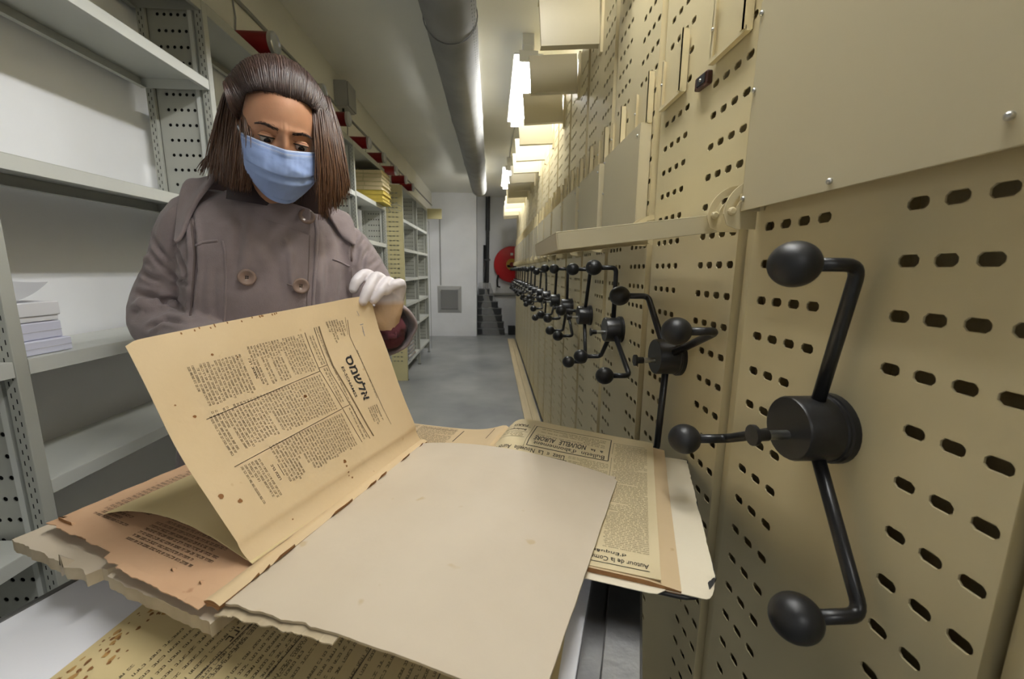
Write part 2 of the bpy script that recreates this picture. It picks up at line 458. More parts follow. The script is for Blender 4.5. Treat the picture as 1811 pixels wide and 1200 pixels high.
ordn = ['', 'nearest', 'second', 'third', 'fourth', 'fifth', 'sixth', 'seventh', 'eighth', 'ninth', 'tenth', 'eleventh', 'twelfth', 'thirteenth', 'fourteenth', 'fifteenth', 'sixteenth', 'seventeenth']
ANG = {0: (60, 180, 300), 1: (98, 241.5, -27), 2: (39, 155, 278), 3: (84, 214, 322), 4: (104, 262, 0), 5: (78, 312, 222), 6: (88, 208, 328), 7: (62, 182, 302), 8: (95, 215, 335), 9: (75, 195, 315)}
for k in range(18):
    s = -.136 + PITCH_U * k
    if k == 0: lab = 'cream mobile shelving unit cut off by the right edge of the picture'
    elif k == 1: lab = 'nearest full cream mobile shelving unit with a plain panel folded up'
    elif k == 2: lab = 'second cream mobile shelving unit with its panel folded down as a shelf'
    else: lab = ordn[k] + ' cream mobile shelving unit with crank handle counted from the camera'
    root = thing('mobile_shelving_unit', (XR, s, 0), lab, 'shelving unit', 'mobile shelving units along the aisle')
    o = bpy.data.objects.new('front_panel', front_me); COL.objects.link(o); o.parent = root
    b = MB(); b.box(.30, 1.7, 0.002, .404, .05, 2.25); b.box(.05, .30, .002, .006, .05, 2.25); b.box(.05, .30, .400, .404, .05, 2.25); b.box(.05, .30, .006, .400, 2.246, 2.25); b.build('cabinet_body', M['cream'], root)
    b = MB(); b.box(.03, 1.7, .02, .39, 0.0, .05); b.build('base_rail', M['black_metal'], root)
    add_crank(root, ANG.get(k) or tuple((88 + (k * 37 % 17) - 8 + 120 * q) for q in (0, 1, 2)))
    add_fold_panel(root, k == 2)
    add_card_holder(root, .012, .125); add_card_holder(root, .236, .352)
    add_flag(root, k)
    if k == 2:
        b = MB(); R = Matrix.Translation((-.006, .155, 1.612)) @ Matrix.Rotation(math.radians(3), 4, 'X')
        b.obox(R, -.006, .006, -.024, .024, -.012, .012)
        lk = b.build('lock_case', mat('brown bakelite', lin((70, 40, 32)), .4), root, bevel=.003)
        b = MB(); b.obox(R, -.0075, -.006, -.018, .012, -.008, .008); b.build('lock_plate', M['dark'], lk)
        b = MB(); b.ball(R @ Vector((-.0075, -.003, 0)), .003, 8, 6); b.build('lock_cylinder', M['steel'], lk, smooth=True)

# ------------------------------------------------------------------ fixed shelving on the left
def side_panel_mesh(w0, w1):
    """sheet in the xz plane with rows of five round holes"""
    b = MB()
    cols = [w0 + .034 + .0217 * k for k in range(5)]
    yc = [w0] + [c - .0108 for c in cols] + [cols[-1] + .0108, w1]
    rows = [.12 + .0487 * k for k in range(41)]
    zc = [.06]
    for z in rows: zc += [z - .011, z + .011]
    zc.append(2.10)
    holes = {}
    for i, c in enumerate(cols):
        for j in range(len(rows)): holes[(i + 1, 2 * j + 1)] = (c, rows[j], .0052, .0052, .0031)
    b.plate(yc, zc, holes, 0.0, .0016, mapper=lambda a, z, c: (a, c, z))
    return b
def post_mesh(x0, x1, face):
    b = MB(); b.box(x0, x1, -.0125, .0125, 0, 2.11)
    return b
def dash_mesh(x0, x1):
    b = MB(); w = x1 - x0
    for i in range(84):
        z = .06 + .0244 * i
        for f, dz in ((.32, 0), (.68, .012)):
            x = x0 + w * f
            b.poly([(x-.0012, -.0128, z+dz-.005), (x+.0012, -.0128, z+dz-.005), (x+.0012, -.0128, z+dz+.005), (x-.0012, -.0128, z+dz+.005)])
    return b
sp_mb = side_panel_mesh(-1.142, -.984)
def shelf_part(root, y0, y1, z, x0=-1.178, x1=-.957, m=None, lip=.032):
    b = MB()
    b.box(x0, x1, y0, y1, z - .0015, z)
    b.box(x1 - .0015, x1, y0, y1, z - lip, z - .0015); b.box(x0, x0 + .0015, y0, y1, z - lip, z - .0015)
    b.box(x1 - .014, x1 - .0015, y0, y1, z - lip, z - lip + .0015); b.box(x0 + .0015, x0 + .018, y0, y1, z - lip, z - lip + .0015)
    b.box(x0 + .0015, x1 - .0015, y0, y0 + .0015, z - lip, z - .0015); b.box(x0 + .0015, x1 - .0015, y1 - .0015, y1, z - lip, z - .0015)
    return b.build('shelf', m or M['shelf_white'], root, bevel=.0008)
def shelving(label, posts, levels, mpanel):
    root = thing('shelving_unit', (0, 0, 0), label, 'shelving unit')
    for i, y in enumerate(posts):
        for (x0, x1) in ((-.982, -.956), (-1.166, -1.142)):
            p = post_mesh(x0, x1, 0)
            p.v = [(a, b_ + y, c) for a, b_, c in p.v]
            po = p.build('upright_post', M['grey_metal'], root, bevel=.0015)
            d = dash_mesh(x0, x1); d.v = [(a, b_ + y, c) for a, b_, c in d.v]
            tag(d.build('post_slots', M['dark'], po), kind='stuff')
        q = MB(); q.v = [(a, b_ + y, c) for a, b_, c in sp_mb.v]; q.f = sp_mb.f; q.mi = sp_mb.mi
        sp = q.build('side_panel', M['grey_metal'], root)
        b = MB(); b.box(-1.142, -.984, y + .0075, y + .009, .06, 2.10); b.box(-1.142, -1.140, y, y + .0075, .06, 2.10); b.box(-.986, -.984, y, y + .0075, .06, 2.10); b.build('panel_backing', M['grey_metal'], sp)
        b = MB(); b.box(-1.139, -.987, y + .0060, y + .0072, .062, 2.09); b.build('hole_shade_sheet', M['dark'], sp)  # near-black sheet added so the holes read as dark, shade put into colour
        b = MB(); b.box(-1.006, -.994, y - .009, y - .0005, .06, 2.1); b.build('panel_flange', M['shelf_white'], sp)
        b = MB(); b.box(-.99, -.950, y - .02, y + .02, 0, .006); b.build('foot_plate', M['black_metal'], root)
    for i in range(len(posts) - 1):
        for z in levels[i]: shelf_part(root, posts[i] + .0135, posts[i+1] - .0135, z)
        shelf_part(root, posts[i] + .0135, posts[i+1] - .0135, 2.112, m=M['grey_metal'], lip=.036)
    return root
LV = [1.775, 1.467, 1.145, .86, .58, .2]
near_unit = shelving('long grey metal shelving unit with perforated sides behind the woman', [-.56, .15, .855, 1.56, 2.295, 3.03, 3.83],
    [[1.868, 1.466, 1.057, .665, .3], [1.868, 1.466, 1.057, .665, .3], [1.868, 1.466, 1.057, .79, .42, .15], LV, LV, [1.785] + LV[1:]], None)
far_unit = shelving('far grey shelving unit with a beige slotted end panel', [4.56, 5.37, 6.17], [LV, LV], None)
b = MB()
cols = [-1.131 + .0385 * k for k in range(4)]
yc = [-1.166] + [c - .0192 for c in cols] + [cols[-1] + .0192, -.955]
rows = [.227 + .0487 * k for k in range(38)]
zc = [0.0]
for z in rows: zc += [z - .012, z + .012]
zc.append(2.112)
b.plate(yc, zc, {(i + 1, 2*j + 1): (c, rows[j], .0128, .0052, .003) for i, c in enumerate(cols) for j in range(len(rows))}, 4.53, .002, mapper=lambda a, z, c: (a, c, z))
b.box(-.957, -.955, 4.53, 4.556, 0, 2.112)
b.build('end_panel', M['beige_metal'], far_unit)
b = MB(); b.box(-.955, -.745, 6.2, 6.212, 1.966, 2.11); b.build('aisle_sign', M['beige_metal'], far_unit, bevel=.002)
b = MB(); b.tube([(-.955, 6.19, 1.93), (-.93, 6.19, 1.93), (-.93, 6.19, .05)], .004, 6); b.build('sign_cable', M['conduit'], far_unit)

# things along the beam
CY = [1.985, 2.50, 2.90, 3.345, 3.79, 4.235, 4.69, 5.09]
for i, y in enumerate(CY):
    z = 2.193 + random.uniform(-.012, .012)
    lab = ['red canister with silver cap directly above the woman\'s head', 'red canister mostly hidden behind the hair just before the grey junction box', 'red canister under the grey junction box', 'second red canister beyond the junction box',
           'third red canister beyond the junction box above the yellow folders', 'red canister overlapping the right end of the yellow folders', 'red canister just above the beige end panel', 'farthest red canister above the far shelving'][i]
    t = thing('red_canister', (XS, y, z), lab, 'canister', 'red canisters on the beam')
    R = Matrix.Rotation(PI / 2, 4, 'Y') @ Matrix.Rotation(random.uniform(-.03, .03), 4, 'X')
    b = MB(); b.lathe([(.042, 0.012), (.042, .150)], R, 28); b.build('body', M['red'], t, auto=40)
    b = MB(); b.lathe([(.0, .150), (.0445, .150), (.0445, .166), (.041, .170), (.036, .170), (.034, .163), (.0, .161)], R, 28, cap=False); b.build('end_cap', M['steel'], t, auto=40)
    b = MB(); b.box(0, .012, -.03, .03, -.035, .035); b.build('wall_bracket', M['steel'], t)
    b = MB(); b.tube([(0.004, 0, .04), (.004, 0.01, .1), (.004, .0, .165)], .003, 6); b.build('lead', M['conduit'], t)
b = MB(); b.tube([(XS + .008, YB, 2.368), (XS + .008, YP - .02, 2.368)], .009, 8)
tag(b.build('wall_conduit', M['conduit'], smooth=True), 'thin grey conduit running along the beam above the red canisters', 'conduit')
t = thing('junction_box', (XS, 3.2, 2.44), 'grey junction box fixed high on the beam', 'junction box')
b = MB(); b.box(0, .088, -.085, .085, -.085, .085); b.build('case', M['vent'], t, bevel=.006)
b = MB(); b.box(.088, .1, -.08, .08, -.08, .08); b.build('lid', M['conduit'], t, bevel=.004)
b = MB(); b.lathe([(.008, 0), (.008, .025)], Matrix.Translation((.045, -.04, -.11)), 10); b.build('gland', M['black'], t)

# ------------------------------------------------------------------ end wall
t = thing('wall_vent', (-.805, YP, .69), 'square grey louvred vent on the white pier', 'vent')
b = MB(); o, i2, d = .222, .162, .03
for (ax, az) in ((0, 1), (0, -1), (1, 0), (-1, 0)):
    pass
for q in range(4):
    R = Matrix.Rotation(q * PI / 2, 4, 'Y')
    pts = [(-o, 0, -o*1.12), (o, 0, -o*1.12), (i2, -d, -i2*1.12), (-i2, -d, -i2*1.12)] if q % 2 == 0 else [(-o*1.12, 0, -o), (o*1.12, 0, -o), (i2*1.12, -d, -i2), (-i2*1.12, -d, -i2)]
    b.poly([R @ Vector(p) for p in pts])
    b.poly([R @ Vector(p) for p in ([(-i2, -d, -i2*1.12), (i2, -d, -i2*1.12), (i2, 0, -i2*1.12), (-i2, 0, -i2*1.12)] if q % 2 == 0 else [(-i2*1.12, -d, -i2), (i2*1.12, -d, -i2), (i2*1.12, 0, -i2), (-i2*1.12, 0, -i2)])])
b.build('frame', M['vent'], t)
b = MB(); b.box(-i2, i2, -.003, -.001, -i2*1.12, i2*1.12); b.build('backing', M['dark'], t)
for k in range(19):
    z = -i2*1.12 + .012 + k * .0188
    b = MB(); b.hexa([(-i2, -.026, z), (i2, -.026, z), (i2, -.008, z + .011), (-i2, -.008, z + .011), (-i2, -.026, z + .003), (i2, -.026, z + .003), (i2, -.008, z + .014), (-i2, -.008, z + .014)])
    b.build('slat', M['vent'], t)
b = MB(); b.tube([(-.962, YP - .01, .955), (-.958, YP - .01, 2.2)], .009, 8)
tag(b.build('wall_cable', M['conduit']), 'vertical grey cable on the pier above the vent', 'cable')
b = MB(); b.tube([(-.094, YE - .05, H), (-.098, YE - .05, 1.98)], .042, 16); b.tube([(-.098, YE - .05, 1.99), (-.114, YE - .05, .3)], .034, 16)
t = thing('drain_pipe', (0, 0, 0), 'dark vertical pipe in the recess beside the pier', 'pipe')
b.build('pipe', M['pipe'], t, auto=40)
b = MB(); b.tube([(-.158, YE - .04, 1.71), (-.165, YE - .04, .3)], .022, 12); b.build('thin_pipe', M['pipe'], t, smooth=True)
b = MB(); b.box(-.16, -.05, YE - .09, YE, 1.42, 1.45); b.build('clamp', M['pipe'], t)
b = MB(); b.tube([(-.05, YE - .05, .775), (.9, YE - .05, .775)], .026, 12)
tag(b.build('low_pipe', M['conduit'], smooth=True), 'horizontal grey pipe low on the recessed wall', 'pipe')
# hose reel
t = thing('fire_hose_reel', (.365, YE - .12, 1.35), 'red round fire hose reel on the end wall', 'hose reel')
R = Matrix.Rotation(PI / 2, 4, 'X')
b = MB(); b.lathe([(.335, -.03), (.345, -.02), (.335, .0), (.30, .012), (.12, .03), (.0, .034)], R, 48, cap=False); b.build('front_disc', M['red_bright'], t, auto=40)
b = MB(); b.lathe([(.335, -.1), (.335, -.085), (.24, -.085), (.24, -.03), (.335, -.03)], R, 48, cap=False); b.build('drum', M['red'], t, auto=40)
b = MB(); b.lathe([(.11, .03), (.105, .038), (.0, .040)], R, 32, cap=False); hubp = b.build('hub_plate', M['brass'], t, auto=40)
b = MB(); b.lathe([(.045, .04), (.04, .06), (.0, .062)], R, 20, cap=False); b.build('hub_cap', M['red'], hubp, auto=40)
b = MB(); b.poly([(-.1, -.0415, -.012), (.1, -.0415, -.012), (.085, -.0415, -.055), (-.085, -.0415, -.055)]); b.build('label_strip', M['dark'], hubp)
b = MB(); b.box(-.03, .02, -.037, -.03, .17, .215); b.build('sticker', M['lamp_body'], t)
b = MB(); b.tube([(-.26, -.03, -.2), (-.28, -.03, -.3), (-.27, -.03, -.42), (-.22, -.03, -.43)], .018, 10); b.build('nozzle', M['black'], t, smooth=True)
b = MB(); b.tube([(0, .0, 0), (0, .11, 0)], .05, 16); b.build('spindle', M['black_metal'], t)

# ------------------------------------------------------------------ reading table (its own axes: u across, v away, turned 20 degrees)
TR = math.radians(-20)
TF = Matrix.Rotation(TR, 4, 'Z')
def W(u, v, z): return TF @ Vector((u, v, z))
def loc_uv(o, u, v, z): o.location = W(u, v, z); o.rotation_euler = (0, 0, TR)

M['laminate'] = mat('white laminate', lin((244, 244, 250)), 0.35, 0.02, 3)
def paper(name, c1, c2, scale=14, rough=.75, spots=0.0, spot_col=(90, 55, 22), spot_scale=60, edge=None):
    m = mat(name, lin(c1), rough, 0.0, scale, bump=.12, bscale=120, spec=.25, col2=lin(c2))
    if spots > 0:
        nt = m.node_tree; bs = nt.nodes['Principled BSDF']; rp = [n for n in nt.nodes if n.type == 'VALTORGB'][0]
        mp = [n for n in nt.nodes if n.type == 'MAPPING'][0]
        vo = nt.nodes.new('ShaderNodeTexNoise'); vo.inputs['Scale'].default_value = spot_scale; vo.inputs['Detail'].default_value = 2
        nt.links.new(mp.outputs['Vector'], vo.inputs['Vector'])
        r2 = nt.nodes.new('ShaderNodeValToRGB'); r2.color_ramp.elements[0].position = 1 - spots; r2.color_ramp.elements[1].position = min(1, 1 - spots + .06)
        r2.color_ramp.elements[0].color = (0, 0, 0, 1); r2.color_ramp.elements[1].color = (.6, .6, .6, 1)
        nt.links.new(vo.outputs['Fac'], r2.inputs['Fac'])
        mx = nt.nodes.new('ShaderNodeMixRGB'); mx.inputs[2].default_value = lin(spot_col) + (1,)
        nt.links.new(r2.outputs['Color'], mx.inputs[0]); nt.links.new(rp.outputs['Color'], mx.inputs[1]); nt.links.new(mx.outputs[0], bs.inputs['Base Color'])
    return m
M['page'] = paper('aged newsprint', (208, 183, 144), (214, 190, 152), 9, spots=.27, spot_scale=38, spot_col=(176, 138, 92))
M['page_pink'] = paper('pinkish brown newsprint', (198, 160, 126), (206, 170, 136), 9, spots=.28, spot_scale=40, spot_col=(160, 115, 80))
M['page_yellow'] = paper('yellowed newsprint', (208, 188, 140), (216, 197, 150), 9)
M['page_pale'] = paper('pale newsprint', (216, 200, 160), (222, 206, 168), 12)
M['page_edge'] = mat('brown page edges', lin((150, 108, 66)), .85, .25, 30, stretch=(1, 1, 30))
M['endpaper'] = paper('cream endpaper', (236, 224, 196), (240, 230, 206), 6)
M['board'] = paper('worn greyish cover board', (200, 186, 164), (208, 195, 174), 7, rough=.55, spots=.30, spot_scale=26, spot_col=(188, 164, 118))
M['board_edge'] = paper('torn board', (176, 160, 132), (190, 176, 150), 30, rough=.9)
M['black_cloth'] = mat('black book cloth', (.012, .012, .012), .6, bump=.3, bscale=200)
M['ink'] = mat('faded printing ink', lin((70, 58, 44)), .8)
M['ink_dark'] = mat('dark printing ink', lin((34, 30, 28)), .8)
M['ink_rule'] = mat('brown printing ink', lin((112, 92, 66)), .8)
M['pencil'] = mat('blue pencil', lin((110, 122, 140)), .8)
M['stain'] = mat('brown stain', lin((128, 86, 44)), .85)
M['stain_pale'] = mat('pale brown stain', lin((176, 136, 78)), .85)

t = thing('reading_table', W(-.365, .5, 0), 'white topped table with a scratched metal edge under the old newspapers', 'table', rz=TR)
def tb(u0, u1, v0, v1, z0, z1): # table box in uv
    return (u0 + .365, u1 + .365, v0 - .5, v1 - .5, z0, z1)
VT0, VT1 = .02, .925
b = MB(); b.box(*tb(-.752, -.043, VT0, VT1, .772, .80)); b.build('table_top', M['laminate'], t, bevel=.001)
b = MB(); b.hexa([(-.043+.365, VT0-.5, .772), (.029+.365, VT0-.5, .772), (.029+.365, VT1-.5, .772), (-.043+.365, VT1-.5, .772),
                  (-.043+.365, VT0-.5, .7995), (.029+.365, VT0-.5, .803), (.029+.365, VT1-.5, .803), (-.043+.365, VT1-.5, .7995)])
b.v[4] = (-.043+.365, VT0-.5, .7945); b.v[7] = (-.043+.365, VT1-.5, .7945)
b.hexa([(-.018+.365, VT0-.5, .79), (.029+.365, VT0-.5, .79), (.029+.365, VT1-.5, .79), (-.018+.365, VT1-.5, .79),
        (-.016+.365, VT0-.5, .806), (.027+.365, VT0-.5, .807), (.027+.365, VT1-.5, .807), (-.016+.365, VT1-.5, .806)])
b.build('metal_edge', M['alu'], t, bevel=.0015)
b = MB(); b.box(*tb(-.762, -.752, VT0, VT1, .74, .801)); b.build('metal_edge', M['alu'], t, bevel=.0015)
for v0 in (VT0 + .01, VT1 - .04):
    b = MB(); b.box(*tb(-.75, .02, v0, v0 + .03, .735, .771)); b.build('apron', M['alu'], t)
for u0 in (-.755, -.012):
    for v0 in (VT0 + .005, VT1 - .045):
        b = MB(); b.box(*tb(u0, u0 + .04, v0, v0 + .04, .03, .772)); lg = b.build('leg', M['alu'], t, bevel=.003)
        b = MB(); b.lathe([(.022, 0), (.022, .012), (.012, .03)], Matrix.Translation((u0 + .02 + .365, v0 + .02 - .5, 0)), 16); b.build('foot', M['black'], lg)
for u0 in (-.745, 0):
    b = MB(); b.box(*tb(u0, u0 + .025, VT0 + .04, VT1 - .04, .735, .771)); b.build('apron', M['alu'], t)

# --- ink helpers: everything printed is laid on the page surface itself
class Ink:
    def __init__(s, surf, off=.0005):
        s.surf = surf; s.off = off; s.b = MB()
    def P(s, a, c):
        p = s.surf(a, c); e = 1e-3
        n = (s.surf(a + e, c) - p).cross(s.surf(a, c + e) - p)
        if n.length > 0: n.normalize()
        return p + n * s.off
    def rect(s, a0, c0, a1, c1, n=1):
        """rectangle a0..a1 by c0..c1, split n times along a"""
        for i in range(n):
            x0 = a0 + (a1 - a0) * i / n; x1 = a0 + (a1 - a0) * (i + 1) / n
            s.b.poly([s.P(x0, c0), s.P(x1, c0), s.P(x1, c1), s.P(x0, c1)])
    def line(s, p, q, w, n=14):
        """rule from p to q with half width w measured across (page units given as (wa,wc))"""
        for i in range(n):
            a = [p[k] + (q[k] - p[k]) * i / n for k in (0, 1)]; c = [p[k] + (q[k] - p[k]) * (i + 1) / n for k in (0, 1)]
            s.b.poly([s.P(a[0] - w[0], a[1] - w[1]), s.P(c[0] - w[0], c[1] - w[1]), s.P(c[0] + w[0], c[1] + w[1]), s.P(a[0] + w[0], a[1] + w[1])])
    def glyph(s, a, c, w, h, hebrew):
        k = random.random(); q = .2
        R = s.rect
        if hebrew:
            R(a, c + h*(1-q), a + w*.85, c + h)
            if k < .75: R(a + w*.62, c, a + w*.85, c + h*(1-q))
            if k > .45: R(a, c, a + w*.22, c + h*(.75 if k < .8 else .5))
            if k < .3 or k > .85: R(a, c, a + w*.85, c + h*q)
        else:
            R(a, c, a + w*.22, c + h * (1.35 if k > .8 else 1))
            if k < .7: R(a + w*.55, c, a + w*.77, c + h)
            if k > .3: R(a, c + h*(.8 if k < .6 else 0), a + w*.77, c + h*(1 if k < .6 else .22))
    def para(s, a0, a1, c1, c0, pitch, cw, hebrew=True, flip=False, ragged=.0, ind=.15, fill=1.0):
        """lines of small strokes running along a, stacked from c1 down to c0"""
        c = c1 - pitch; h = pitch * .52 * fill
        while c > c0:
            x = a0; end = a1 - (random.random() * ragged * (a1 - a0))
            if random.random() < ind: end = a0 + (a1 - a0) * random.uniform(.25, .8)
            if random.random() < ind * .5: x += (a1 - a0) * .08
            while x < end - cw * 2:
                n = random.choice((2, 3, 3, 4, 4, 5, 6, 7))
                for i in range(n):
                    if x > end - cw: break
                    if flip: s.glyph(a0 + a1 - x - cw, c, cw, h, hebrew)
                    else: s.glyph(x, c, cw, h, hebrew)
                    x += cw
                x += cw * random.uniform(.7, 1.1)
            c -= pitch
    def text(s, string, a0, c0, a1, c1, bold=0.0, font=None, ra=1, rc=1):
        """real lettering stretched to the box; ra, rc = -1 turn the reading direction around"""
        cu = bpy.data.curves.new('lettering', 'FONT'); cu.body = string; cu.size = 1; cu.offset = bold; cu.resolution_u = 2
        if font: cu.font = font
        ob = bpy.data.objects.new('lettering', cu); COL.objects.link(ob)
        me = bpy.data.meshes.new_from_object(ob.evaluated_get(bpy.context.evaluated_depsgraph_get()))
        bpy.data.objects.remove(ob); bpy.data.curves.remove(cu)
        if not me.vertices: return
        xs = [v.co.x for v in me.vertices]; ys = [v.co.y for v in me.vertices]
        x0, x1, y0, y1 = min(xs), max(xs), min(ys), max(ys)
        base = len(s.b.v)
        for v in me.vertices:
            fx = (v.co.x - x0) / (x1 - x0); fy = (v.co.y - y0) / max(1e-6, y1 - y0)
            if ra < 0: fx = 1 - fx
            if rc < 0: fy = 1 - fy
            s.b.v.append(tuple(s.P(a0 + (a1 - a0) * fx, c0 + (c1 - c0) * fy)))
        for p in me.polygons: s.b.face([base + i for i in p.vertices])
        bpy.data.meshes.remove(me)
    def blot(s, a, c, ra, rc, n=9):
        k = [random.uniform(.7, 1.15) for _ in range(n)]
        s.b.poly([s.P(a + ra * k[i] * math.cos(2*PI*i/n), c + rc * k[i] * math.sin(2*PI*i/n)) for i in range(n)])
    def done(s, name, m, parent):
        if s.b.f:
            o = s.b.build(name, m, parent); o['kind'] = 'stuff'; return o

def sheet(name, surf, nu, nv, th, m, parent, edge=None, jag=None):
    """a leaf with thickness th below the surface function"""
    b = MB()
    def nrm(a, c):
        e = 1e-3; n = (surf(min(1, a + e), c) - surf(max(0, a - e), c)).cross(surf(a, min(1, c + e)) - surf(a, max(0, c - e)))
        return n.normalized() if n.length > 0 else Vector((0, 0, 1))
    J = jag or (lambda a, c: (a, c))
    top = lambda a, c: surf(*J(a, c))
    bot = lambda a, c: surf(*J(a, c)) - nrm(*J(a, c)) * th
    b.grid(top, nu, nv); b.grid(lambda a, c: bot(a, c), nu, nv)
    w = nu + 1; o2 = w * (nv + 1)
    b.f = [f for f in b.f[:nu*nv]] + [f[::-1] for f in b.f[nu*nv:]]
    b.cur = 1 if edge else 0
    for i in range(nu):
        b.face((i + 1, i, o2 + i, o2 + i + 1)); k = nv * w
        b.face((k + i, k + i + 1, o2 + k + i + 1, o2 + k + i))
    for j in range(nv):
        b.face((j * w, (j + 1) * w, o2 + (j + 1) * w, o2 + j * w)); k = nu
        b.face(((j + 1) * w + k, j * w + k, o2 + j * w + k, o2 + (j + 1) * w + k))
    return b.build(name, [m, edge] if edge else m, parent, auto=40)

def nz(x, y, z=0.0, s=1.0): return mnoise.noise(Vector((x * s, y * s, z)))
def local(o, fn):
    """surface function in uv-z turned into coordinates of the turned thing o"""
    ou, ov, oz = o['_u'], o['_v'], o['_z']
    def g(a, c):
        u, v, z = fn(a, c)
        return Vector((u - ou, v - ov, z - oz))
    return g
def uvthing(name, u, v, z, label, cat):
    o = thing(name, W(u, v, z), label, cat, rz=TR); o['_u'] = u; o['_v'] = v; o['_z'] = z
    return o

# --- spotted newspaper lying on the table
t = uvthing('newspaper', -.33, .3, .80, 'yellowed newspaper with brown spots lying flat at the front of the table', 'newspaper')
def f_spot(a, c):
    v = .03 + c * .60
    ul = -.548 - .20 * (v - .03); ur = -.047 - .04 * (v - .03)
    u = ul + (ur - ul) * a
    z = .8105 + .003 * math.sin(a * 5 + 1) * c + .003 * nz(u, v, 1, 5) - .004 * math.exp(-(a / .03) ** 2) - .003 * math.exp(-((1 - a) / .03) ** 2)
    return (u, v, z)
sf = local(t, f_spot)
sheet('top_sheet', sf, 30, 30, .0006, M['page_yellow'], t)
for k in range(3):
    g = lambda a, c, k=k: Vector(sf(a, c)) + Vector((-.004 * (k + 1) + .003 * k * k, 0.002 * k, -.0016 * (k + 1)))
    sheet('under_sheet', g, 16, 16, .0006, M['page_yellow'], t)
ik = Ink(sf)
def uv2spot(u, v):
    c = (v - .03) / .60; ul = -.548 - .20 * (v - .03); ur = -.047 - .04 * (v - .03)
    return ((u - ul) / (ur - ul), c)
# lines run away from the camera, so strokes run along v (=c); use a rotated adapter
rot_ik = Ink(lambda a, c: sf(c, a), off=-.0005)
def para_v(u0, u1, v0, v1, pitch, cw, **k):
    a0, c0 = uv2spot(u0, v0); a1, c1 = uv2spot(u1, v1)
    rot_ik.para(c0, c1, a1, a0, pitch, cw, **k)
para_v(-.505, -.440, .13, .46, .022, .0060, hebrew=True, ragged=.5, fill=.55, ind=.4)
para_v(-.415, -.36, .13, .42, .0165, .0055, hebrew=True, ragged=.3, fill=.7, ind=.25)
para_v(-.345, -.27, .13, .42, .0165, .0055, hebrew=True, ragged=.3, fill=.7, ind=.25)
para_v(-.255, -.18, .13, .42, .0165, .0055, hebrew=True, ragged=.3, fill=.7, ind=.25)
para_v(-.165, -.09, .13, .42, .0165, .0055, hebrew=True, ragged=.3, fill=.7, ind=.25)
for u in (-.424, -.352, -.262, -.172):
    a0, c0 = uv2spot(u, .1); a1, c1 = uv2spot(u - .02, .48); rot_ik.line((c0, a0), (c1, a1), (0, .0012))
a0, c0 = uv2spot(-.445, .30)
for q in range(4): rot_ik.glyph(c0 + .014 * q, a0 - .004, .012, .016, True)
rot_ik.done('printed_text', M['ink'], t)
ik = Ink(sf)
for k in range(58):
    v = random.uniform(.12, .33); u = -.548 - .20 * (v - .03) + abs(random.gauss(0, .022)) + .006
    a, c = uv2spot(u, v); r = random.uniform(.0008, .0024); ik.blot(a, c, r / .55 * 1.1, r / .6 * 1.3)
ik.done('brown_spots', M['stain'], t)
ik = Ink(sf, .0004)
for k in range(30):
    v = random.uniform(.12, .34); u = -.548 - .20 * (v - .03) + abs(random.gauss(0, .03)) + .004
    a, c = uv2spot(u, v); r = random.uniform(.002, .0045); ik.blot(a, c, r / .55, r / .6 * 1.4)
ik.done('pale_stains', M['stain_pale'], t)

# --- French volume, open, under the grey cover on the right
t = uvthing('bound_volume', -.2, .7, .80, 'open bound volume of French newspapers overhanging the table on the right', 'book')
def z_right(u):   # page profile right of the gutter
    x = (u + .285)
    return .868 + .030 * (1 - math.exp(-x / .018)) * math.exp(-x / .30) * 1.12 - .012 * max(0, (u - .02) / .03) ** 2 * .2
def f_right(a, c):
    u = -.285 + a * .332; v = .487 + c * (.425 - .012 * a)
    press = .016 * max(0, min(1, (.80 - v) / .06))
    return (u, v, max(.8715, z_right(u) - press) - .004 * (1 - c) * (1 - a) + .0012 * nz(u, v, 3, 9))
def f_brown(a, c):
    u = -.285 + a * .356; v = .484 + c * (.425 - .02 * a)
    press = .016 * max(0, min(1, (.80 - v) / .06))
    return (u, v, max(.8715, z_right(min(u, .046)) - press) - .0022 - .005 * max(0, u - .03) / .04)
def f_end(a, c):
    u = -.05 + a * .166; v = .484 + c * (.392 - .0 * a)
    return (u, v, .8612 + .0006 * nz(u, v, 5, 8) - .006 * max(0, (a - .85) / .15) ** 2 * (1 if c < .1 else .2))
sheet('open_page', local(t, f_right), 60, 30, .0008, M['page_pale'], t)
sheet('page_block', local(t, f_brown), 50, 20, .0065, M['page'], t, M['page_edge'], jag=lambda a, c: (min(1, a * (1 - .006 * abs(nz(c * 40, a, 2)))), c))
def f_low(a, c):
    u = -.285 + a * .345; v = .472 + c * .43
    return (u, v, .8622 - .0004 * c)
def lowjag(a, c):
    # rounded near right corner
    if a > .93 and c < .06: c = c + (.06 - c) * ((a - .93) / .07) ** 2 * .9
    return (a, c)
sheet('loose_leaf', local(t, f_low), 40, 24, .0008, M['endpaper'], t, jag=lowjag)
def endjag(a, c):
    if a > .86 and c < .12: c = c + (.12 - c) * ((a - .86) / .14) ** 3
    if a > .97: a -= .02 * max(0, nz(c * 30, 1.7)) 
    return (a, c)
sheet('endpaper', local(t, f_end), 40, 40, .001, M['endpaper'], t, jag=endjag)
def f_cov(a, c):
    u = -.285 + a * .402; v = .480 + c * .40
    return (u, v, .8605 + .002 * a)
sheet('cover_board', local(t, lambda a, c: (lambda p: (p[0], p[1], .8594))(f_cov(a, c)) if a > .55 else (f_cov(a, c)[0], f_cov(a, c)[1], .848)), 40, 10, .003, M['black_cloth'], t, jag=endjag)
b = MB(); b.box(-.285 + .2, -.075 + .2, .50 - .7, .87 - .7, .0145, .047); b.build('page_block', [M['page_edge']], t)
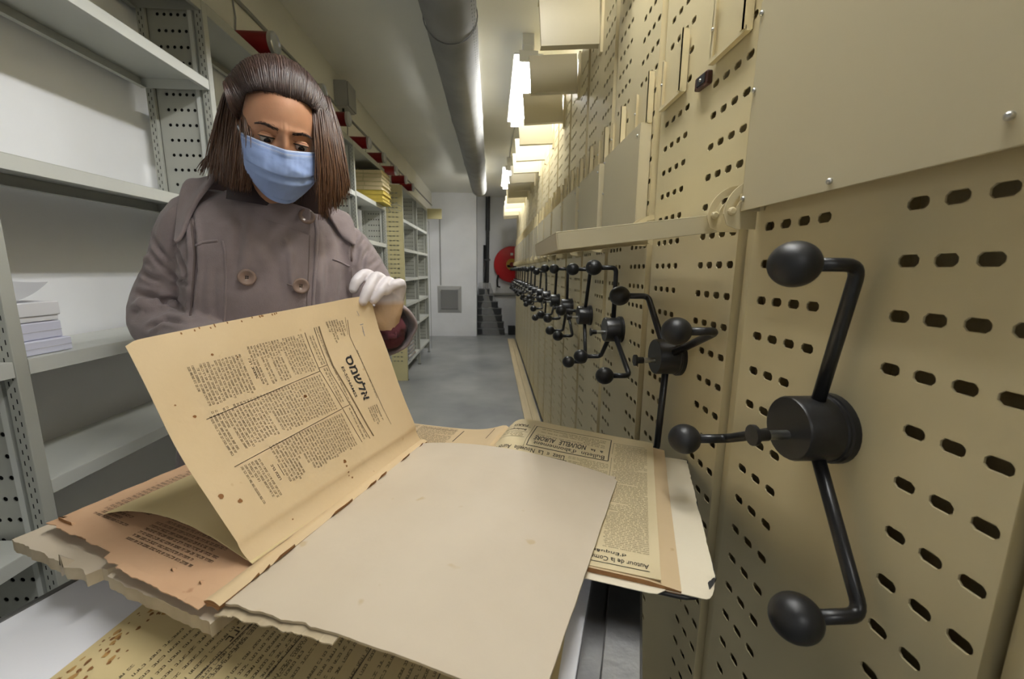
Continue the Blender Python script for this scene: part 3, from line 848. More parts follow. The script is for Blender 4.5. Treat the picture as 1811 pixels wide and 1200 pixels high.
b = MB(); b.box(-.60 + .2, -.285 + .2, .50 - .7, .88 - .7, .0145, .032); b.build('page_block', [M['page_edge']], t)
def f_left(a, c):
    u = -.285 - a * .335; v = .487 + c * .42; x = a * .335
    return (u, v, .846 + .030 * (1 - math.exp(-x / .012)) * math.exp(-x / .06) + .022 * math.exp(-x / .02) + .001 * nz(u, v, 8, 8))
sheet('open_page', local(t, lambda a, c: f_left(1 - a, c)), 40, 20, .0008, M['page'], t)
fr = local(t, f_right)
# printing, read from the far side: along -u, head towards the camera
ik = Ink(fr)
def uvR(u, v):
    a = (u + .285) / .332; return (a, (v - .487) / (.425 - .012 * a))
def R2(u0, u1, v0, v1):
    a0, c0 = uvR(u0, v0); a1, c1 = uvR(u1, v1); return a0, c0, a1, c1
def rline(i, u0, v0, u1, v1, w=.0006):
    p, q = uvR(u0, v0), uvR(u1, v1)
    if abs(u1 - u0) > abs(v1 - v0): i.line(p, q, (0, w / .42), 24)
    else: i.line(p, q, (w / .332, 0), 10)
bx = (-.208, -.040, .782, .876)
for (u0, v0, u1, v1) in ((bx[0], bx[2], bx[1], bx[2]), (bx[0], bx[3], bx[1], bx[3]), (bx[0], bx[2], bx[0], bx[3]), (bx[1], bx[2], bx[1], bx[3])): rline(ik, u0, v0, u1, v1, .0009)
rline(ik, -.214, .77, -.214, .88, .0004); rline(ik, -.285, .834, -.22, .834); rline(ik, -.285, .862, -.22, .862); rline(ik, -.28, .806, -.22, .806)
rline(ik, -.034, .862, .03, .862, .0005); rline(ik, -.034, .62, -.034, .862, .0003); rline(ik, .0, .497, .034, .497, .0006); rline(ik, -.07, .497, .034, .497, .0006)
rline(ik, -.23, .76, -.12, .76); rline(ik, -.12, .73, -.12, .76)
def rtext(st, u0, u1, v0, v1, bold=.0):
    a0, c0, a1, c1 = R2(u0, u1, v0, v1); ik.text(st, a0, c0, a1, c1, bold, ra=-1, rc=-1)
rtext('NOUVELLE   AURORE', -.199, -.088, .804, .824, .02)
rtext('à  la', -.078, -.052, .803, .813, .02)
rtext("Bulletin  d'abonnement", -.196, -.048, .787, .7945, .004)
rtext('Lisez  «  La  Nouvelle  Aurore', -.275, -.125, .764, .773, .008)
rtext('Boulangerie', -.275, -.226, .842, .853, .015)
rtext('PARIS', -.262, -.228, .865, .876, .012)
rtext('Autour de la Commission', -.066, .033, .501, .510, .008)
rtext("d'Enquête", -.046, .004, .516, .524, .008)
ik.done('printed_text', M['ink_dark'], t)
ik = Ink(fr)
a0, c0, a1, c1 = R2(-.030, .034, .53, .858); ik.para(a0, a1, c1, c0, .0098, .0062, hebrew=False, flip=True, ind=.06)
a0, c0, a1, c1 = R2(-.118, -.038, .53, .775); ik.para(a0, a1, c1, c0, .0098, .0062, hebrew=False, flip=True, ind=.06)
a0, c0, a1, c1 = R2(-.20, -.05, .824, .868); ik.para(a0, a1, c1, c0, .02, .009, hebrew=False, flip=True, ind=.6)
a0, c0, a1, c1 = R2(-.275, -.225, .81, .83); ik.para(a0, a1, c1, c0, .016, .008, hebrew=False, flip=True, ind=.3)
ik.done('small_print', M['ink_rule'], t)
ikl = Ink(local(t, lambda a, c: f_left(1 - a, c)))
ikl.para(.30, .62, .985, .60, .012, .0075, hebrew=False, ind=.1); ikl.line((.66, .80), (.66, .96), (.004, 0)); ikl.line((.34, .955), (.60, .955), (0, .002)); ikl.text('La Nouvelle Aurore', .05, .86, .32, .885, .006, ra=-1, rc=-1); ikl.line((.9, .82), (.9, .97), (.003, 0))
ikl.para(.04, .28, .985, .90, .012, .0075, hebrew=False, ind=.1)
ikl.done('small_print', M['ink'], t)

# --- old volume with the lifted leaf
t = uvthing('bound_volume', -.44, .5, .85, 'worn old bound volume with a grey board cover and a leaf being lifted', 'book')
def edge_noise(x, k): return nz(x * 40, k) * .0016 + nz(x * 13, k + 3) * .0035
# right cover, bowed, near edge torn
def f_cover(a, c):
    u = -.430 + a * (.372 + .045 * c); v = .285 + c * (.447 - .012 * a)
    z = .8795 + .021 * max(0, math.sin(PI * min(1, a * 1.05))) ** .8 * (.35 + .65 * c) - .004 * (1 - c) * a - .010 * (1 - c) ** 2 * (1 - a) * .3
    return (u, v, z + .0012 * nz(u, v, 4, 6))
def covjag(a, c):
    if c < .02: c = .012 + edge_noise(a, 1.3) / .447 * (1.3 if a < .35 else .25)
    if a > .985: a = .99 + .5 * edge_noise(c, 7.7)
    if a < .01: a = .005 + edge_noise(c, 5.1) * .8
    if a > .97 and c > .97: a -= .012
    return (a, c)
sheet('front_cover', local(t, f_cover), 80, 60, .0032, M['board'], t, M['board_edge'], jag=covjag)
def f_coverin(a, c):   # torn inner layer showing under the near edge
    p = f_cover(a * .42 + .005, c * .30); return (p[0], p[1] - .006 + .004 * a + .004 * nz(a * 9, 2.2), p[2] - .0040 - .003 * (1 - a))
sheet('torn_lining', local(t, f_coverin), 50, 6, .0016, M['board_edge'], t, jag=lambda a, c: (a, c + (edge_noise(a, 9.1) * 3 if c < .05 else 0)))
# left board and its pages
def f_lboard(a, c):
    u = -.838 + a * .412; v = .262 + c * .50 + .026 * (1 - a) * (1 - c)
    return (u, v, .8655 - .003 * (1 - a) ** 2 + .001 * nz(u, v, 6, 8))
def lbjag(a, c):
    if c < .03:
        c = .01 + edge_noise(a, 2.9) / .5 * 1.6 + (.03 if .47 < a < .53 else 0) + (.012 if a > .5 else -.004)
    if a < .02: a = .006 + edge_noise(c, 4.4) / .4
    return (a, c)
sheet('back_cover', local(t, f_lboard), 90, 40, .017, M['board'], t, M['board_edge'], jag=lbjag)
def f_lpage(a, c):
    u = -.808 + a * .366; v = .275 + c * .47 + .030 * (1 - a) * (1 - c)
    return (u, v, .8790 + .002 * math.sin(a * 5) * .5 + .001 * nz(u, v, 9, 7))
def lpjag(a, c):
    if c < .03: c = .008 + edge_noise(a, 8.2) / .47 * 1.3 + (.018 if a < .46 else -.012 if a > .56 else 0)
    if a < .02: a = .01 + edge_noise(c, 1.4) / .4
    return (a, c)
sheet('left_page', local(t, f_lpage), 90, 50, .0012, M['page_pink'], t, jag=lpjag)
def f_lblk(a, c):
    p = f_lpage(.03 + a * .97, .05 + c * .93); return (p[0], p[1], p[2] - .0055)
sheet('page_block', local(t, f_lblk), 40, 20, .0105, M['page_pink'], t, M['page_edge'], jag=lambda a, c: (a, c + (.5 * edge_noise(a, 3.3) / .5 if c < .05 else 0)))
# spine strip along the hinge with torn paper
def f_spine(a, c):
    u = -.446 + a * .024 ; v = .282 + c * .465
    return (u, v, .8802 + .0035 * math.sin(PI * a) + .001 * nz(v * 40, a))
sheet('spine_strip', local(t, f_spine), 8, 60, .008, M['page'], t, M['page_edge'], jag=lambda a, c: (a + (edge_noise(c, 6.1) * 9 if a > .9 else 0), c))
# half lifted second leaf
def f_second(a, c):
    u = -.748 + a * .305; v = .352 + c * .385 - .012 * a * (1 - c)
    z = .884 + .030 * max(0, math.sin(PI * a)) ** .9 * (1 - .2 * c) - .002 * (1 - a)
    return (u, v, z + .0015 * nz(u, v, 2, 7))
sheet('second_leaf', local(t, f_second), 50, 40, .0004, M['page_yellow'], t, jag=lambda a, c: (a + (edge_noise(c, 3.9) if a < .02 else 0), c + (edge_noise(a, 5.5) * .6 if c < .02 else 0)))
# the lifted leaf: hinge to free edge
P1 = Vector((-.636, .348, 1.1516)); P2 = Vector((-.528, .709, 1.1965)); H0 = Vector((-.443, .341, .8825)); H1 = Vector((-.435, .743, .8825))
def f_lift(a, c):
    # a: 0 at the free edge, 1 at the hinge; c: 0 foot, 1 head of the page
    p = (P1 * (1 - a) + H0 * a) * (1 - c) + (P2 * (1 - a) + H1 * a) * c
    bow = math.sin(PI * a)
    n = Vector((.8, .05, .58))
    p = p - n * (.012 * bow * (1 - c) + .004 * bow * c) + n * (.003 * math.sin(a * 9 + c * 4) * (1 - a) + .0025 * nz(a * 3, c * 3, 1))
    # corner rolled over towards the reader by the fingers
    k = max(0.0, (c - .80) / .20) * max(0.0, 1 - a / .22)
    p = p + n * (.010 * k) + Vector((0, 0, -.006 * k * k))
    # flattening towards the hinge
    h = max(0.0, (a - .90) / .10); p = p + Vector((-.004 * h * (1 - h) * 4, 0, -.0))
    return (p.x, p.y, p.z)
def liftjag(a, c):
    if a < .012: a = max(0, edge_noise(c, 2.2) * .35)
    # rounded corners of the free edge
    for cc, sgn in ((0, 1), (1, -1)):
        d = abs(c - cc)
        if d < .03 and a < .06: a = a + (.03 - d) / .03 * (.06 - a) * .28
    return (a, c)
lf = local(t, f_lift)
lift = sheet('lifted_leaf', lf, 70, 80, .00035, M['page'], t, jag=liftjag)
lift['label'] = 'lifted yellowed newspaper leaf with Hebrew print'
ik = Ink(lf, .0006); PT = .0130
for (a0, a1) in ((.135, .352), (.374, .592), (.615, .815)):
    pass
# columns run from the rule down to the foot
ik.para(.135, .345, .590, .345, .0122, .0052, ragged=.05, ind=.12); ik.para(.160, .352, .318, .125, .0125, .0052, ragged=.05, ind=.12)
ik.para(.370, .585, .590, .118, .0125, .0052, ragged=.03, ind=.05)
ik.para(.610, .815, .600, .245, .0125, .0052, ragged=.05, ind=.1); ik.para(.640, .835, .205, .122, .0125, .0052, ragged=.05, ind=.1)
ik.para(.140, .325, .640, .608, .0125, .0052, ind=.2); ik.para(.345, .57, .640, .612, .0125, .0052, ind=.2); ik.para(.6, .80, .655, .632, .0125, .0052, ind=.2)
ik.para(.118, .80, .672, .660, .011, .0055, ind=0)
ik.para(.10, .26, .815, .72, .0135, .0055, ragged=.4, ind=.3); ik.para(.645, .785, .815, .735, .0135, .0055, ragged=.4, ind=.3)
ik.para(.30, .62, .835, .822, .011, .0065, ragged=.0, ind=0, fill=.7)
ik.done('small_print', M['ink'], lift)
ik = Ink(lf, .0006)
ik.text('סמשלא', .318, .742, .598, .792, .022, ra=1)
ik.text('ES-SCHAMSS', .368, .703, .560, .717, .012)
ik.para(.190, .320, .348, .330, .015, .0105, ind=0); ik.para(.690, .786, .234, .216, .015, .0105, ind=0)
ik.done('masthead_lettering', M['ink_dark'], lift)
ik = Ink(lf, .0005)
ik.line((.118, .836), (.215, .818), (0, .0012), 6); ik.line((.215, .818), (.80, .842), (0, .0012), 20)
ik.line((.10, .828), (.20, .812), (0, .0008), 6)
ik.line((.117, .654), (.373, .641), (0, .0014), 10); ik.line((.373, .641), (.811, .678), (0, .0014), 16)
ik.line((.131, .602), (.349, .595), (0, .0014), 10); ik.line((.349, .595), (.806, .626), (0, .0014), 16)
ik.line((.395, .116), (.352, .595), (.0016, 0), 20); ik.line((.628, .115), (.589, .606), (.0016, 0), 20)
ik.line((.334, .597), (.332, .641), (.0014, 0), 3); ik.line((.586, .610), (.585, .656), (.0014, 0), 3)
ik.line((.235, .352), (.28, .352), (0, .001), 3); ik.line((.70, .243), (.76, .243), (0, .001), 3)
ik.done('printed_rule', M['ink'], lift)
ik = Ink(lf, .0005)
ik.line((.116, .679), (.345, .667), (0, .0035), 10); ik.line((.345, .667), (.809, .705), (0, .0035), 16)
ik.done('printed_rule', M['ink_rule'], lift)
ik = Ink(lf, .0006)
for (p, q) in (((.163, .895), (.163, .915)), ((.175, .905), (.235, .900)), ((.20, .893), (.21, .905)), ((.235, .90), (.25, .912)), ((.08, .90), (.11, .905)), ((.10, .892), (.118, .903))):
    ik.line(p, q, (.0016, .0012), 3)
ik.done('pencil_mark', M['pencil'], lift)
ik = Ink(lf, .0005)
for (a, c, r) in ((.134, .221, .006), (.367, .088, .007), (.712, .033, .011), (.764, .073, .009), (.453, .477, .009), (.849, .496, .010), (.875, .492, .006), (.909, .487, .006), (.95, .495, .006), (.93, .484, .004), (.953, .188, .004), (.30, .05, .004), (.17, .30, .004)):
    ik.blot(a, c, r, r * .85)
for k in range(16):
    ik.blot(.004 + abs(random.gauss(0, .006)), random.uniform(.15, .62), .006, .0028)
ik.done('brown_spots', M['stain'], lift)
# print on the left page and on the second leaf, lines running across the page
lpf = local(t, f_lpage); ik = Ink(lpf)
rk = Ink(lambda a, c: lpf(a, c))
rk.para(.10, .36, .96, .10, .016, .006, ragged=.5, ind=.3); rk.para(.42, .86, .30, .06, .016, .006, ragged=.2, ind=.15)
rk.done('small_print', M['ink'], t)
sl = local(t, f_second); rk = Ink(sl); rk.para(.40, .85, .97, .20, .017, .006, ragged=.1, ind=.1); rk.done('small_print', M['ink'], t)
for o in (t,):
    pass
for o in list(bpy.data.objects):
    for key in ('_u', '_v', '_z'):
        if key in o.keys(): del o[key]

# ------------------------------------------------------------------ things on the shelves
def ream(x0, x1, y0, y1, z0, z1, label, rz=0.0, m=None):
    t = thing('paper_ream', ((x0+x1)/2, (y0+y1)/2, z0), label, 'paper stack', 'paper stacks on the shelf', rz)
    hx, hy = (x1-x0)/2, (y1-y0)/2
    b = MB(); b.box(-hx, hx, -hy, hy, 0, z1 - z0); b.build('wrapper', m or M['ream'], t, bevel=.0025)
    b = MB(); b.box(-hx - .0006, hx + .0006, -hy * .98, hy * .98, (z1-z0)*.44, (z1-z0)*.48); b.build('wrapper_fold', M['ream_seam'], t)
    return t
M['ream'] = mat('white paper', lin((226, 226, 230)), .7, .02, 10)
M['ream_blue'] = mat('bluish white paper', lin((214, 216, 234)), .7, .02, 10)
M['ream_seam'] = mat('paper seam', lin((196, 196, 204)), .8)
ream(-1.16, -.975, .882, .980, 1.058, 1.088, 'bottom bluish white paper ream of the small shelf stack', .0, M['ream_blue'])
ream(-1.16, -.985, .880, .972, 1.089, 1.126, 'middle bluish white paper ream of the small shelf stack', .03, M['ream_blue'])
t = thing('paper_box', (-1.07, .926, 1.1275), 'white lidded paper box on top of the small shelf stack', 'box')
b = MB(); b.box(-.085, .085, -.048, .044, 0, .038); b.build('box_body', M['ream'], t, bevel=.002)
b = MB(); b.box(-.088, .088, -.05, .047, .012, .042); b.build('box_lid', M['ream'], t, bevel=.002)
b = MB(); b.grid(lambda a, c: Vector((-.08 + c * .165, -.07 + a * .105, .0435 + .042 * a ** 2.2 + .002 * math.sin(c * 6))), 12, 6)
o = b.build('loose_sheet', M['ream'], None, smooth=True); o.location = (-1.07, .926, 1.1275)
tag(o, 'loose white sheet curling up on the white paper box', 'paper')
# yellow and cream folders, a stack at the end of the grey shelving
M['folder_y'] = mat('yellow card', lin((206, 184, 84)), .7, .08, 20)
M['folder_c'] = mat('cream card', lin((198, 188, 142)), .7, .08, 20)
M['string'] = mat('grey string', lin((120, 122, 118)), .8)
z = 1.786
for k in range(8):
    h = random.uniform(.028, .036); yel = k in (0, 1, 2)
    dx = random.uniform(-.008, .008); dy = random.uniform(-.006, .006)
    lab = ['lowest yellow', 'second yellow', 'third yellow', 'fourth cream', 'fifth cream', 'sixth cream', 'seventh cream', 'topmost cream'][k] + ' tied folder counted from the bottom of the shelf stack'
    t = thing('tied_folder', (-1.03 + dx, 3.66 + dy, z), lab, 'folder', 'tied folders stacked on the grey shelving')
    mm = M['folder_y'] if yel else M['folder_c']
    b = MB(); b.box(-.135, .135, -.13, .13, 0, .003); b.box(-.135, .135, -.13, .13, h - .004, h - .001); b.build('card_cover', mm, t)
    b = MB(); b.box(-.13, .128, -.126, .126, .003, h - .004); b.build('papers', M['page_pale'] if not yel else mm, t)
    b = MB(); b.box(-.137, .137, -.004, .004, -.0, .001); b.box(.135, .137, -.004, .004, 0, h - .001); b.box(-.02, -.014, -.1325, -.1305, 0, h - .001); b.build('ribbon', mm, t)
    z += h
b = MB(); b.tube([(-.905, 3.80, 1.80), (-.87, 3.86, 1.82), (-.82, 3.90, 1.80), (-.83, 3.88, 1.76), (-.88, 3.84, 1.77), (-.93, 3.80, 1.785), (-.90, 3.79, 1.74)], .0025, 6)
tag(b.build('loose_string', M['string'], smooth=True), 'loose grey string dangling from the folder stack', 'string')
# pile of old newspapers at the bottom of the far shelving
pm = [paper('pile paper %d' % k, c, c, 40, spots=.42, spot_scale=55, spot_col=(70, 66, 64)) for k, c in enumerate(((176, 178, 180), (140, 140, 140), (168, 158, 148)))]
z = .2012; k = 0
NPL = ['lowest', 'second', 'third', 'fourth', 'fifth', 'sixth', 'seventh', 'eighth', 'ninth', 'tenth', 'eleventh', 'twelfth', 'thirteenth', 'fourteenth', 'fifteenth', 'sixteenth', 'seventeenth', 'eighteenth']
while z < .455:
    h = random.uniform(.012, .02); L = .40 - .5 * (z - .2)
    t = thing('folded_newspaper', (-1.05, 4.62 + L / 2 + random.uniform(0, .03), z), NPL[min(k, 17)] + ' crumpled newspaper counted from the bottom of the far shelving pile', 'newspaper', 'newspapers piled on the bottom shelf', random.uniform(-.08, .08))
    def fn(a, c, h=h, L=L, q=random.uniform(0, 50)):
        w = 2 * PI * a; x = .095 * (abs(math.cos(w)) ** .4) * (1 if math.cos(w) > 0 else -1); zz = h / 2 + h * .5 * (abs(math.sin(w)) ** .5) * (1 if math.sin(w) > 0 else -1)
        return Vector((x + .012 * nz(c * 7, q), (c - .5) * L, min(h, max(0, zz + .004 * nz(c * 9, a * 5, q)))))
    b = MB(); b.grid(fn, 16, 20, closed_u=True); n = 16
    b.face(list(range(n))[::-1]); b.face([20 * n + i for i in range(n)])
    b.build('folded_sheets', pm[k % 3], t, smooth=False)
    z += h; k += 1

# ------------------------------------------------------------------ plastic wrapped shelf parts and a crate in the recess
M['plastic'] = mat('clear wrapping film', (.55, .55, .55), .15, bump=.9, bscale=30)
nt = M['plastic'].node_tree; bs = nt.nodes['Principled BSDF']; bs.inputs['Alpha'].default_value = .36
M['dark_metal'] = mat('dark painted metal', lin((38, 40, 42)), .5)
M['shelf_edge'] = mat('pale shelf edge', lin((104, 104, 104)), .5)
t = thing('wrapped_shelf_stack', (-.02, 7.85, 0), 'dark shelf parts stacked in clear plastic wrap beside the pier', 'wrapped stack')
for k, (x0, x1, z0) in enumerate(((-.27, .25, .02), (-.27, .235, .15), (-.27, .20, .28), (-.27, .19, .41), (-.26, .12, .54), (-.26, .02, .66), (-.24, -.04, .78))):
    b = MB(); b.box(x0, x1, -.1, .08, z0, z0 + .11); b.build('metal_part', M['dark_metal'], t, bevel=.006)
    b = MB(); b.box(x0, x1 + .004, -.106, -.1, z0 + .105, z0 + .118); b.build('metal_edge', M['shelf_edge'], t)
def wrapfn(a, c):
    zz = c * 1.0; r = .275 - .17 * c ** 1.4; w = 2 * PI * a
    x = -.01 - .13 * c + r * math.cos(w); y = -.01 + (.118 - .03 * c) * math.sin(w)
    k = .022 * mnoise.noise(Vector((math.cos(w) * 3, math.sin(w) * 3, zz * 9)))
    return Vector((max(-.279, x + k), min(.115, y + k * .6), zz))
b = MB(); b.grid(wrapfn, 48, 40, closed_u=True); b.build('plastic_wrap', M['plastic'], t)
b = MB()
b.box(-.07, .07, -.08, .08, 0, .006)
b.box(-.07, -.064, -.08, .08, .006, .16); b.box(.064, .07, -.08, .08, .006, .16); b.box(-.064, .064, -.08, -.074, .006, .16); b.box(-.064, .064, .074, .08, .006, .16)
b.box(-.074, .074, -.084, -.078, .14, .165); b.box(-.074, .074, .078, .084, .14, .165)
o = b.build('crate', M['dark_metal'], None, bevel=.002); o.location = (.375, 7.92, 0)
tag(o, 'small dark crate on the floor below the hose reel', 'crate')

# ------------------------------------------------------------------ the reader
def at(x, y, D):
    """point on the sight line of photo position (x, y) at depth D in front of the camera"""
    return EYE + (_r2 * (x - 905.5) + _d2 * (y - 600.0) + _f * FPX) * (D / FPX)
def sightline(x, y): return (_r2 * (x - 905.5) + _d2 * (y - 600.0) + _f * FPX).normalized()

def blob(mb, voxel, smooth=6, factor=.5):
    """closed shapes merged into one continuous skin"""
    me = bpy.data.meshes.new('blob'); me.from_pydata(mb.v, [], mb.f); me.update()
    o = bpy.data.objects.new('blob', me); COL.objects.link(o)
    r = o.modifiers.new('remesh', 'REMESH'); r.mode = 'VOXEL'; r.voxel_size = voxel; r.use_smooth_shade = True
    if smooth:
        s = o.modifiers.new('smooth', 'SMOOTH'); s.iterations = smooth; s.factor = factor
    out = bpy.data.meshes.new_from_object(o.evaluated_get(bpy.context.evaluated_depsgraph_get()))
    bpy.data.objects.remove(o); bpy.data.meshes.remove(me)
    return out

def chain(mb, pts, rs, n=14, sub=5):
    """smooth tapering limb with rounded ends through pts"""
    pts = [Vector(p) for p in pts]; k = len(pts); P = []; R = []
    ext = [pts[0] * 2 - pts[1]] + pts + [pts[-1] * 2 - pts[-2]]
    for i in range(k - 1):
        p0, p1, p2, p3 = ext[i], ext[i+1], ext[i+2], ext[i+3]
        for j in range(sub):
            t = j / sub
            P.append(.5 * ((2*p1) + (p2 - p0)*t + (2*p0 - 5*p1 + 4*p2 - p3)*t*t + (3*p1 - p0 - 3*p2 + p3)*t**3))
            R.append(rs[i] + (rs[i+1] - rs[i]) * t)
    P.append(pts[-1]); R.append(rs[-1])
    d0 = (P[0] - P[1]).normalized(); d1 = (P[-1] - P[-2]).normalized()
    cap0 = [(P[0] + d0 * R[0] * s, R[0] * c) for s, c in ((.96, .25), (.8, .6), (.5, .866))]
    cap1 = [(P[-1] + d1 * R[-1] * s, R[-1] * c) for s, c in ((.5, .866), (.8, .6), (.96, .25))]
    A = [c[0] for c in cap0] + P + [c[0] for c in cap1]; B = [c[1] for c in cap0] + R + [c[1] for c in cap1]
    mb.tube(A, B, n)

M['coat'] = mat('taupe wool', lin((140, 127, 127)), .85, .06, 40, bump=.35, bscale=420, spec=.2)
_b = M['coat'].node_tree.nodes['Principled BSDF']; _b.inputs['Sheen Weight'].default_value = .25; _b.inputs['Sheen Roughness'].default_value = .5
M['coat_seam'] = mat('taupe wool seam', lin((116, 102, 98)), .9)
M['button'] = mat('brown horn button', lin((142, 120, 108)), .25, .1, 60)
M['skin'] = mat('skin', lin((186, 138, 108)), .5, .06, 30, bump=.1, bscale=260, spec=.35)
_b = M['skin'].node_tree.nodes['Principled BSDF']; _b.inputs['Subsurface Weight'].default_value = .12; _b.inputs['Subsurface Radius'].default_value = (.008, .003, .0015)
M['lid'] = mat('eyelid skin', lin((140, 92, 66)), .5)
M['brow'] = mat('eyebrow hair', lin((48, 30, 22)), .7)
M['eye_white'] = mat('eye white', lin((190, 176, 164)), .2)
M['iris'] = mat('dark iris', (.012, .007, .005), .12)
M['lash'] = mat('lashes', (.01, .007, .006), .6)
M['mask'] = mat('pale blue mask fabric', lin((150, 172, 220)), .75, .05, 24, bump=.25, bscale=90)
M['mask_white'] = mat('white mask trim', lin((214, 220, 230)), .7)
M['sweater'] = mat('maroon knit', lin((78, 26, 34)), .9, .15, 60, bump=.5, bscale=300)
M['trousers'] = mat('dark trousers', lin((34, 34, 40)), .85)
M['shoe'] = mat('black leather shoe', (.015, .014, .014), .4)
# glove: thin latex, whiter where it hangs loose at the fingers, skin showing through where it is stretched over the palm
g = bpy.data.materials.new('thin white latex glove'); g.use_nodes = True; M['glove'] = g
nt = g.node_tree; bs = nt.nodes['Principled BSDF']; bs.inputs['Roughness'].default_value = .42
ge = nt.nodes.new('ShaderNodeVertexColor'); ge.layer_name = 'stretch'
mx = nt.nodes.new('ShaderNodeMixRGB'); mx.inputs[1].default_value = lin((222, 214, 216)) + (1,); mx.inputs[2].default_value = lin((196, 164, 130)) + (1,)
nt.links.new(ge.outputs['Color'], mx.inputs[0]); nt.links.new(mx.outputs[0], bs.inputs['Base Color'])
tc = nt.nodes.new('ShaderNodeTexCoord'); nb = nt.nodes.new('ShaderNodeTexNoise'); nb.inputs['Scale'].default_value = 90
bp = nt.nodes.new('ShaderNodeBump'); bp.inputs['Strength'].default_value = .35; bp.inputs['Distance'].default_value = .002
nt.links.new(tc.outputs['Object'], nb.inputs['Vector']); nt.links.new(nb.outputs['Fac'], bp.inputs['Height']); nt.links.new(bp.outputs['Normal'], bs.inputs['Normal'])
# hair: dark brown, warmer and lighter towards the tips (a property of the strands, stored along them)
g = bpy.data.materials.new('brown hair'); g.use_nodes = True; M['hair'] = g
nt = g.node_tree; bs = nt.nodes['Principled BSDF']; bs.inputs['Roughness'].default_value = .38; bs.inputs['Specular IOR Level'].default_value = .55
ge = nt.nodes.new('ShaderNodeVertexColor'); ge.layer_name = 'tip'
mx = nt.nodes.new('ShaderNodeMixRGB'); mx.inputs[1].default_value = lin((52, 37, 34)) + (1,); mx.inputs[2].default_value = lin((122, 84, 54)) + (1,)
nt.links.new(ge.outputs['Color'], mx.inputs[0]); nt.links.new(mx.outputs[0], bs.inputs['Base Color'])

person = thing('person', (-.58, 1.09, 0), 'person in a taupe coat, blue face mask and white glove lifting an old newspaper leaf', 'person')
PO = Vector(person.location)
def place(o):            # parts are modelled in room coordinates
    o.parent = person; o.matrix_parent_inverse = Matrix.Identity(4); o.location = -PO
    return o
RV = Vector((.93, .367, 0)); FV = Vector((.367, -.93, 0)); UP = Vector((0, 0, 1))

# ---- coat
SEC = [(.60, -.615, 1.130, .235, .165), (.72, -.612, 1.128, .232, .160), (.86, -.60, 1.12, .215, .146), (.98, -.582, 1.105, .196, .132), (1.08, -.57, 1.095, .190, .130),
       (1.18, -.562, 1.088, .192, .134), (1.27, -.556, 1.084, .190, .130), (1.33, -.552, 1.084, .178, .116), (1.37, -.550, 1.088, .155, .10), (1.40, -.549, 1.09, .118, .085), (1.425, -.548, 1.09, .082, .070)]
def shear(p):
    w = (Vector((p.x, p.y, 0)) - Vector((-.556, 1.087, 0))).dot(RV)
    k = max(0, min(1, (p.z - 1.05) / .25))
    return Vector((p.x, p.y, p.z - .13 * w * k))
b = MB(); n = 44; first = None
for (z, cx, cy, hw, hd) in SEC:
    for i in range(n):
        w = 2 * PI * i / n; c, s = math.cos(w), math.sin(w); e = .82
        q = Vector((cx, cy, z)) + RV * (hw * math.copysign(abs(c) ** e, c)) + FV * (hd * math.copysign(abs(s) ** e, s))
        b.v.append(tuple(shear(q)))
for j in range(len(SEC) - 1):
    for i in range(n): b.face((j*n+i, j*n+(i+1) % n, (j+1)*n+(i+1) % n, (j+1)*n+i))
b.face(list(range(n))[::-1]); b.face([(len(SEC)-1)*n+i for i in range(n)])
RS, RE, RW = Vector((-.700, 1.045, 1.352)), at(282, 566, .985), at(405, 628, .88)
LS, LE, LW = Vector((-.402, 1.135, 1.302)), at(676, 556, 1.075), at(688, 582, .925)
# shoulders and sleeves
chain(b, [Vector((-.60, 1.085, 1.375)), RS, RS.lerp(RE, .5) + Vector((-.008, .01, 0)), RE, RE.lerp(RW, .55), RW], [.052, .070, .066, .062, .058, .053])
chain(b, [Vector((-.50, 1.105, 1.345)), LS, LS.lerp(LE, .5) + Vector((.006, .012, 0)), LE, LE.lerp(LW, .6)], [.050, .068, .064, .060, .056])
# cloth folds laid along the sleeves, merged into the cloth
def folds(mb, A, B, rad, specs, seed):
    rnd = random.Random(seed); ax = (B - A).normalized(); s1 = ax.orthogonal().normalized(); s2 = ax.cross(s1)
    for (t0, w0, turn, rr) in specs:
        pts = []
        for i in range(9):
            f = i / 8; w = w0 + turn * (f - .5); q = A.lerp(B, t0 + .16 * (f - .5) * rnd.uniform(.6, 1.4) * (1 if turn > 0 else -1))
            pts.append(q + (s1 * math.cos(w) + s2 * math.sin(w)) * (rad + rr * .25 - .012 * abs(f - .5) ** 2))
        mb.tube(pts, [rr * 1.15 * (.25 + .75 * math.sin(PI * i / 8)) for i in range(9)], 8)
folds(b, RS, RE, .060, [(.60, 2.6, 2.0, .010), (.82, 5.0, 2.2, .012), (.96, 3.6, 2.2, .013), (.5, .2, 1.6, .008)], 3)
folds(b, RE, RW, .055, [(.06, 1.0, 2.2, .012), (.28, 5.2, 2.0, .010)], 4)
folds(b, LS, LE, .058, [(.35, 3.6, 1.8, .009), (.62, 2.2, 2.0, .010), (.86, .6, 2.2, .012)], 5)
